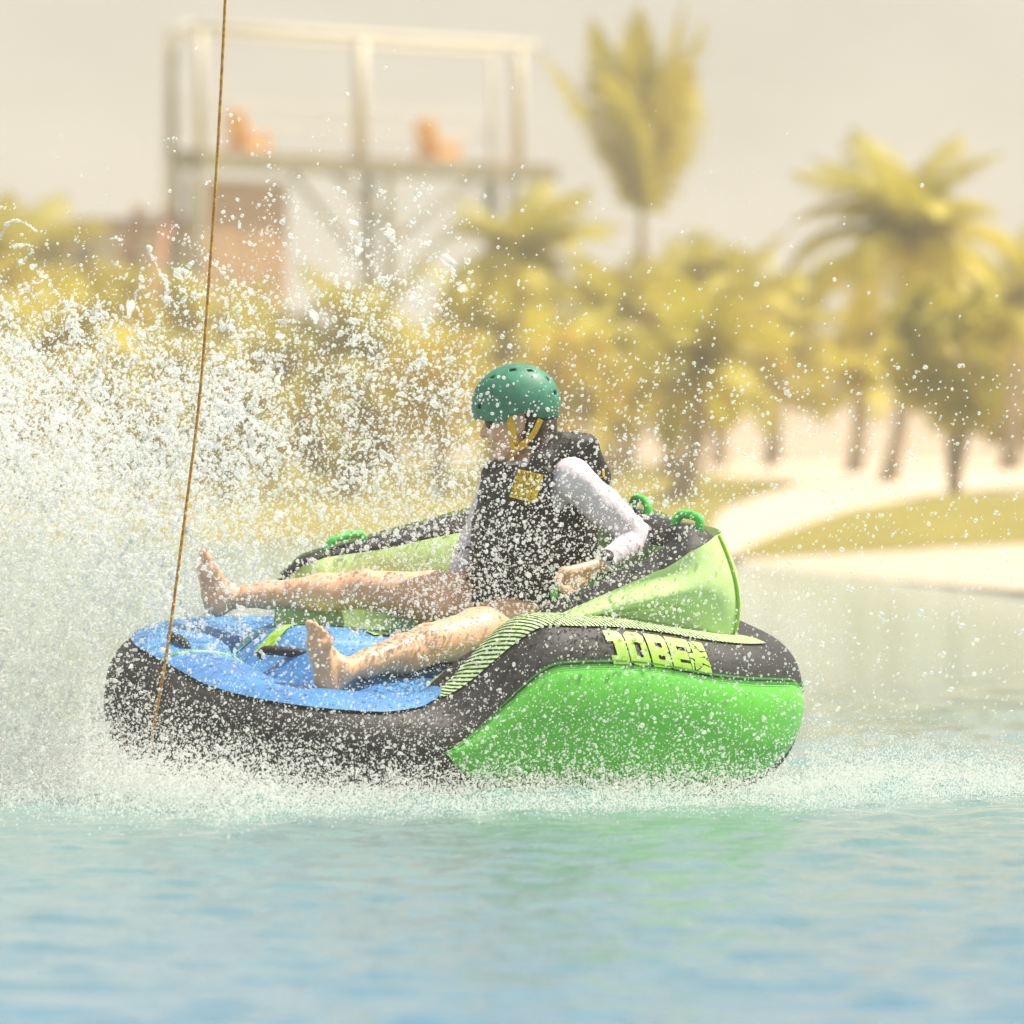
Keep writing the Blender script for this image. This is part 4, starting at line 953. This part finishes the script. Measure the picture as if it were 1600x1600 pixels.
# helmet
hc = H_(-.004, 0, .040); hr = np.array([.140, .114, .124]); NA, NE = 112, 44
def rim(phi):    # height of the rim below the centre, by azimuth from the front
    p = np.abs((phi + math.pi) % (2 * math.pi) - math.pi)
    return np.interp(p, [0, .5, 1.0, 1.25, 1.42, 1.9, 2.1, 2.4, math.pi], [-.022, -.026, -.044, -.058, -.036, -.036, -.060, -.070, -.072])
ph = np.arange(NA) * 2 * math.pi / NA; e = np.linspace(0, 1, NE)
zz = rim(ph)[:, None] / hr[2]; el = np.arcsin(zz)[:, 0][:, None] + (math.pi / 2 * .999 - np.arcsin(zz)[:, 0][:, None]) * e[None, :]
low = np.minimum(np.sin(el), 0); rad = np.where(np.sin(el) < 0, 1 - .12 * (low / .55) ** 2, np.cos(el))
HV = np.stack([hr[0] * rad * np.cos(ph)[:, None], hr[1] * rad * np.sin(ph)[:, None], hr[2] * np.sin(el)], -1)
Fh = grid_faces(NA, NE, True); cen = HV.reshape(-1, 3)[Fh].mean(1); keep = np.ones(len(Fh), bool)
az = np.arctan2(cen[:, 1] / hr[1], cen[:, 0] / hr[0]); ev = np.arctan2(cen[:, 2] / hr[2], np.hypot(cen[:, 0] / hr[0], cen[:, 1] / hr[1]))
for s in (-1, 1):
    for a0, e0, wa, we in ((.62, .10, .085, .06), (.95, .86, .11, .055), (1.75, .98, .13, .06), (2.35, .82, .11, .055), (2.75, .42, .08, .07), (2.8, .05, .08, .07)):
        keep &= ~((np.abs(az - s * a0) < wa) & (np.abs(ev - e0) < we))
Wm = lambda V: hc + V[..., 0:1] * hf + V[..., 1:2] * hl + V[..., 2:3] * hu
hel = obj('helmet', Wm(HV).reshape(-1, 3), Fh[keep], M['helm'], person)
sm = hel.modifiers.new('shell', 'SOLIDIFY'); sm.thickness = 0.008; sm.offset = -1
obj('helmet_liner', Wm(HV * .93).reshape(-1, 3), Fh, M['liner'], person)
def ribbon(name, pts, w, th, nrm, m):
    pts = smooth_path(pts, 14); T = np.gradient(pts, axis=0); T /= np.linalg.norm(T, axis=1)[:, None]
    side = np.cross(T, nrm); side /= np.linalg.norm(side, axis=1)[:, None]; nn = np.cross(side, T)
    G = np.stack([pts - side * w / 2, pts + side * w / 2, pts + side * w / 2 + nn * th, pts - side * w / 2 + nn * th, pts - side * w / 2], 1)
    obj(name, G.reshape(-1, 3), grid_faces(len(pts), 5), m, person, False)
yl = lambda px, py, l_: P(px, py, 0) * [1, 0, 1] + [0, HC[1] - l_, 0]
ribbon('chin_strap', [yl(796, 650, .088), yl(800, 672, .083), yl(805, 694, .074)], .021, .003, (0, -1, 0), M['yellow'])
ribbon('chin_strap', [yl(845, 655, .088), yl(832, 680, .083), yl(812, 698, .076)], .018, .003, (0, -1, 0), M['yellow'])
ribbon('chin_strap', [yl(798, 694, .074), yl(806, 701, .076), yl(824, 695, .076)], .015, .006, (0, -1, 0), M['yellow'])
ribbon('chin_strap', [yl(808, 700, .074), yl(801, 711, .056), yl(796, 717, .02)], .014, .003, (-.2, -1, -.5), M['yellow'])
hr_f = Field((-.2, -.3, .8), (.4, .35, 1.3), .004)
hr_f.ell(H_(-.045, 0, -.03), (hf, hl, hu), (.075, .080, .085), .02); hr_f.cap(H_(-.07, .03, -.06), P(850, 705, -.05), .042, .034, .02); hr_f.chain([P(850, 705, -.05), P(846, 730, -.10), P(836, 748, -.13)], [.032, .024, .012], .02)
hr_f.cap(H_(.06, 0, -.03), H_(.2, 0, -.03), .085, .1, .01, 'sub'); hr_f.ell(H_(0, .085, -.03), (hf, hl, hu), (.034, .03, .045), .01, 'sub'); hr_f.ell(H_(0, -.085, -.03), (hf, hl, hu), (.034, .03, .045), .01, 'sub')
Vh, Fh2 = hr_f.mesh(); obj('hair', Vh, Fh2, M['hair'], person)
# watch
wa = wrL + (elL - wrL) * .06; ax = (elL - wrL) / np.linalg.norm(elL - wrL); wn = np.array([.05, -.85, .50]); wn -= ax * (wn @ ax); wn /= np.linalg.norm(wn); ws = np.cross(ax, wn)
ang = np.linspace(0, 2 * math.pi, 25)[:-1]
prof = [(.0, .040), (.0185, .040), (.021, .037), (.021, .029), (.018, .026)]
V = np.array([[wa + (ax * math.cos(a) + ws * math.sin(a)) * r + wn * h for r, h in prof] for a in ang])
wt = obj('watch', V.reshape(-1, 3), grid_faces(24, 5, True), M['watch'], person)
MB().tube(np.array([wa + (wn * math.cos(a) + ws * math.sin(a)) * .0335 for a in np.linspace(0.3, 5.98, 24)]), .011, 8, flat=.3).build('watch_band', M['web'], person, True)

# ------------------------------------------------------------------ spray
m_drop = bpy.data.materials.new('water_drops'); m_drop.use_nodes = True
n = m_drop.node_tree.nodes; l = m_drop.node_tree.links; n.clear()
o_ = n.new('ShaderNodeOutputMaterial'); df = n.new('ShaderNodeBsdfDiffuse'); tr = n.new('ShaderNodeBsdfTranslucent'); gl = n.new('ShaderNodeBsdfGlossy'); tp = n.new('ShaderNodeBsdfTransparent')
df.inputs[0].default_value = (.895, .90, .885, 1); tr.inputs[0].default_value = (.905, .91, .895, 1); gl.inputs['Roughness'].default_value = .15
a1 = n.new('ShaderNodeMixShader'); a2 = n.new('ShaderNodeMixShader'); a3 = n.new('ShaderNodeMixShader'); a1.inputs[0].default_value = .68; a3.inputs[0].default_value = .52
fr = n.new('ShaderNodeFresnel'); fr.inputs[0].default_value = 1.33
l.new(df.outputs[0], a1.inputs[1]); l.new(tr.outputs[0], a1.inputs[2]); l.new(fr.outputs[0], a2.inputs[0]); l.new(a1.outputs[0], a2.inputs[1]); l.new(gl.outputs[0], a2.inputs[2])
l.new(a1.outputs[0], a3.inputs[1]); l.new(tp.outputs[0], a3.inputs[2]); l.new(a3.outputs[0], o_.inputs[0])

def drop_cloud(name, pos, rad, label, sub=2):
    """a cloud of drops: one point each, a small ball at every point"""
    me = bpy.data.meshes.new(name); N = len(pos)
    me.vertices.add(N); me.vertices.foreach_set('co', np.asarray(pos, np.float32).ravel())
    g = np.random.default_rng(11)
    sc_ = rad[:, None] * np.exp(g.normal(0, .22, (N, 3))); rot = g.uniform(0, 6.28, (N, 3))
    at = me.attributes.new('size', 'FLOAT_VECTOR', 'POINT'); at.data.foreach_set('vector', sc_.astype(np.float32).ravel())
    at = me.attributes.new('turn', 'FLOAT_VECTOR', 'POINT'); at.data.foreach_set('vector', rot.astype(np.float32).ravel())
    me.materials.append(m_drop); me.update()
    o = bpy.data.objects.new(name, me); col.objects.link(o)
    ng = bpy.data.node_groups.new(name, 'GeometryNodeTree'); ng.interface.new_socket('Geometry', in_out='INPUT', socket_type='NodeSocketGeometry'); ng.interface.new_socket('Geometry', in_out='OUTPUT', socket_type='NodeSocketGeometry')
    gi = ng.nodes.new('NodeGroupInput'); go = ng.nodes.new('NodeGroupOutput'); ip = ng.nodes.new('GeometryNodeInstanceOnPoints'); ico = ng.nodes.new('GeometryNodeMeshIcoSphere'); ico.inputs['Radius'].default_value = 1; ico.inputs['Subdivisions'].default_value = sub
    sm_ = ng.nodes.new('GeometryNodeSetShadeSmooth'); smt = ng.nodes.new('GeometryNodeSetMaterial'); smt.inputs['Material'].default_value = m_drop
    na = ng.nodes.new('GeometryNodeInputNamedAttribute'); na.data_type = 'FLOAT_VECTOR'; na.inputs['Name'].default_value = 'size'
    nr = ng.nodes.new('GeometryNodeInputNamedAttribute'); nr.data_type = 'FLOAT_VECTOR'; nr.inputs['Name'].default_value = 'turn'
    er = ng.nodes.new('FunctionNodeEulerToRotation')
    k_ = ng.links.new
    k_(gi.outputs[0], ip.inputs['Points']); k_(ico.outputs[0], sm_.inputs[0]); k_(sm_.outputs[0], smt.inputs[0]); k_(smt.outputs[0], ip.inputs['Instance'])
    k_(nr.outputs[0], er.inputs[0]); k_(er.outputs[0], ip.inputs['Rotation']); k_(na.outputs[0], ip.inputs['Scale']); k_(ip.outputs[0], go.inputs[0])
    md = o.modifiers.new('drops', 'NODES'); md.node_group = ng
    return tag(o, label, 'spray', kind='stuff')

g = np.random.default_rng(21)
def lognorm(n_, med, sig, lo, hi): return np.clip(med * np.exp(g.normal(0, sig, n_)), lo, hi)
def xz(px, py): return (px - 800) / 500.0, CAM_H - (py - 700) / 500.0
def side_y(x): return np.interp(x, [-1.45, -1.28, -.8, 1.0, 1.35], [.1, -.55, -1.14, -.36, 0.2])     # near face of the raft
pos, rad = [], []
def add(x, y, z, r):
    k_ = z > -0.005; pos.append(np.stack([x[k_], y[k_], z[k_]], -1)); rad.append(r[k_])

TOPX = np.array([-2.2, -1.6, -1.35, -1.1, -.9, -.7, -.5, -.32, -.18, 0.0, .3, .7, 1.3]); TOPZ = np.array([1.45, 1.58, 1.50, 1.46, 1.62, 1.78, 1.72, 1.84, 1.62, 1.40, 1.25, 1.0, .5])
def plume(n_, x0, x1, power, med, sig, lo, hi, ylo, yhi, decay=0.0, clumps=0, cs=.03, thread=1.0):
    """sheet of water thrown up ahead of and beside the bow, thinning upwards"""
    if clumps:
        cx, cy, cz = plume_pts(clumps, x0, x1, power, ylo, yhi, decay); w = g.integers(0, clumps, n_); sz = g.uniform(.3, 1.4, clumps) * cs
        # torn threads: drops strung along short bent lines that follow the throw
        vx = g.normal(-.55, .5, clumps); vz = g.normal(.8, .5, clumps); ln_ = g.uniform(.5, 4.5, clumps) * cs; bend = g.normal(0, .6, clumps); q_ = g.uniform(-1, 1, n_); thin = g.uniform(.08, .45, clumps) * thread
        x = cx[w] + q_ * ln_[w] * vx[w] + q_ ** 2 * bend[w] * ln_[w] + g.normal(0, 1, n_) * sz[w] * thin[w]; y = cy[w] + g.normal(0, 1, n_) * sz[w] * thin[w]; z = cz[w] + q_ * ln_[w] * vz[w] - q_ ** 2 * .4 * ln_[w] + g.normal(0, 1, n_) * sz[w] * thin[w]
    else: x, y, z = plume_pts(n_, x0, x1, power, ylo, yhi, decay)
    add(x, y, z, lognorm(n_, med, sig, lo, hi))
def plume_pts(n_, x0, x1, power, ylo, yhi, decay):
    u = g.random(n_); x = x0 + (x1 - x0) * (u if decay == 0 else -np.log(1 - u * (1 - math.exp(-decay))) / decay)
    y = g.uniform(ylo, yhi, n_); t = g.random(n_) ** power; z = t * np.interp(x + g.normal(0, .10, n_), TOPX, TOPZ) * (1 - .12 * np.abs(y)) * np.exp(g.normal(-.05, .13, n_) * t) * (1 + .05 * np.sin(17 * x + 5 * y) * t)
    return x, y, z
SPRAY = True
if SPRAY:
    # dense wall at and left of the bow
    plume(60000, -2.3, -.95, 1.35, .0020, .40, .001, .006, .0, 1.3, 0.6)
    plume(40000, -2.3, -1.22, 2.0, .0020, .40, .001, .006, -.9, .3, 0.5)
    plume(14000, -2.2, -1.0, 2.4, .0032, .45, .002, .010, -.6, .6, 0.4, clumps=900, cs=.035)
    plume(70000, -2.3, -.75, 1.5, .0011, .35, .0006, .002, -.8, 1.2, 1.0)                                   # mist between the drops
    plume(22000, -2.0, -.8, .42, .0031, .40, .0012, .008, -.5, .8, .5, clumps=420, cs=.045, thread=.35)      # torn sheets along the crest
    # high fan behind and beside the rider
    plume(26000, -1.9, .25, .85, .0020, .50, .0008, .007, .1, 1.3, .9)
    plume(15000, -1.7, -.12, .55, .0030, .50, .001, .010, -.2, 1.0, .6, clumps=1300, cs=.038)
    plume(9000, -1.5, .6, .8, .0024, .45, .001, .006, -.8, .8, 1.4)
    # loose drops flung over the whole raft
    n_ = 8000; x = g.normal(-.05, .62, n_); z = np.abs(g.normal(.75, .42, n_)); y = g.uniform(-1.2, .9, n_); add(x, y, z, lognorm(n_, .0026, .45, .001, .007))
    n_ = 2000; x = g.uniform(.3, 1.75, n_); z = g.uniform(.25, 1.35, n_); y = g.uniform(-1.2, .9, n_); add(x, y, z, lognorm(n_, .0025, .5, .001, .008))
    # curtain in front of the near side of the raft
    n_ = 21000; x = -1.3 + 2.25 * g.random(n_) ** 1.6; z = np.abs(g.normal(0, .25, n_)); y = side_y(x) - .05 - np.abs(g.normal(0, .22, n_)); add(x, y, z, lognorm(n_, .0015, .50, .0007, .005))
    n_ = 9000; x = g.normal(-.02, .30, n_); z = g.normal(.66, .22, n_); y = -.42 - np.abs(g.normal(0, .15, n_)); add(x, y, z, lognorm(n_, .0021, .45, .0008, .006))
    # low mist where the hull meets the water, and the trailing wake
    n_ = 62000; x = g.uniform(-2.1, 2.1, n_); z = np.abs(g.normal(0, .03, n_)) * np.interp(x, [-2, -1.1, -.7, .2, 1.0, 1.3, 2], [2.8, 2.4, 1.2, .9, 1.0, 2.0, 1.2]); y = side_y(x) - .05 - np.abs(g.normal(0, .48, n_)); add(x, y, z, lognorm(n_, .0012, .40, .0006, .003))
    n_ = 13000; x = .95 + np.abs(g.normal(0, .45, n_)); z = np.abs(g.normal(0, .10, n_)) * np.exp(-np.abs(x - 1.1) * .8); y = g.uniform(-.9, .9, n_); add(x, y, z, lognorm(n_, .0014, .35, .0007, .003))
    n_ = 20000; x = -1.35 + 2.5 * g.random(n_) ** 1.1; z = .02 + np.abs(g.normal(0, .045, n_)); y = side_y(x) - .02 - np.abs(g.normal(0, .14, n_)); add(x, y, z, lognorm(n_, .0016, .4, .0008, .004))
    n_ = 24000; x = g.uniform(-2.2, -.7, n_) ; z = np.abs(g.normal(0, .045, n_)); y = .3 - np.abs(g.normal(0, 1.0, n_)) - .5 * sstep(x, -1.6, -.8); add(x, y, z, lognorm(n_, .0015, .4, .0007, .004))
    n_ = 20000; x = g.normal(-1.1, .33, n_); z = np.abs(g.normal(0, .10, n_)); y = side_y(x) - .08 - np.abs(g.normal(0, .25, n_)); add(x, y, z, lognorm(n_, .0019, .4, .0008, .005))
    pos = np.concatenate(pos); rad = np.concatenate(rad)
    # nothing inside the raft's body or the rider
    Lp = to_local(pos); ins = (np.abs(Lp[:, 0]) < 1.05) & (np.abs(Lp[:, 1]) < .78) & (Lp[:, 2] < Hh(Lp[:, 0])) & (Lp[:, 2] > -.1)
    ins |= B.at(pos) < .004; ins |= W_.at(pos) < .004
    pos = pos[~ins]; rad = rad[~ins]
    drop_cloud('water_spray', pos, rad, 'white water spray thrown up by the towable', 2)
    # torn sheets and heavy blobs at the crest of the splash: irregular lumps
    N = 260; bx_, by_, bz_ = plume_pts(N, -1.75, -.1, .32, -.4, .9, .8); ico_v = None
    import bmesh
    bm = bmesh.new(); bmesh.ops.create_icosphere(bm, subdivisions=2, radius=1); bm.verts.ensure_lookup_table()
    iv = np.array([v.co[:] for v in bm.verts]); fi = np.array([[v.index for v in f.verts] for f in bm.faces]); bm.free()
    VV, FF = [], []
    for i in range(N):
        s = lognorm(1, .0075, .45, .004, .018)[0]; A = np.linalg.qr(g.normal(size=(3, 3)))[0]; st = np.array([g.uniform(.35, .8), g.uniform(.6, 1.1), g.uniform(.9, 2.0)])
        d = 1 + .55 * np.sin(iv @ g.normal(0, 2.2, (3,)) + g.uniform(0, 6)) * np.sin(iv @ g.normal(0, 2.6, (3,)) + g.uniform(0, 6))
        VV.append((iv * d[:, None] * st * s) @ A.T + [bx_[i], by_[i], bz_[i]]); FF.append(fi + i * len(iv))
    tag(obj('splash_lumps', np.concatenate(VV), np.concatenate(FF), m_drop), 'torn lumps of water in the crest of the splash', 'spray', kind='stuff')

# ------------------------------------------------------------------ haze
HAZE = 0.0019
if HAZE:
    m_h = bpy.data.materials.new('warm_haze'); m_h.use_nodes = True; n = m_h.node_tree.nodes; n.clear()
    o_ = n.new('ShaderNodeOutputMaterial'); pv = n.new('ShaderNodeVolumePrincipled'); pv.inputs['Color'].default_value = (1.0, .95, .80, 1); pv.inputs['Density'].default_value = HAZE
    m_h.node_tree.links.new(pv.outputs[0], o_.inputs['Volume'])
    hz_o = MB().box((0, 950, 5.0), (5600, 3400, 14.5)).build('haze', m_h); tag(hz_o, 'thin warm haze over the lake and shore', 'haze', kind='stuff')
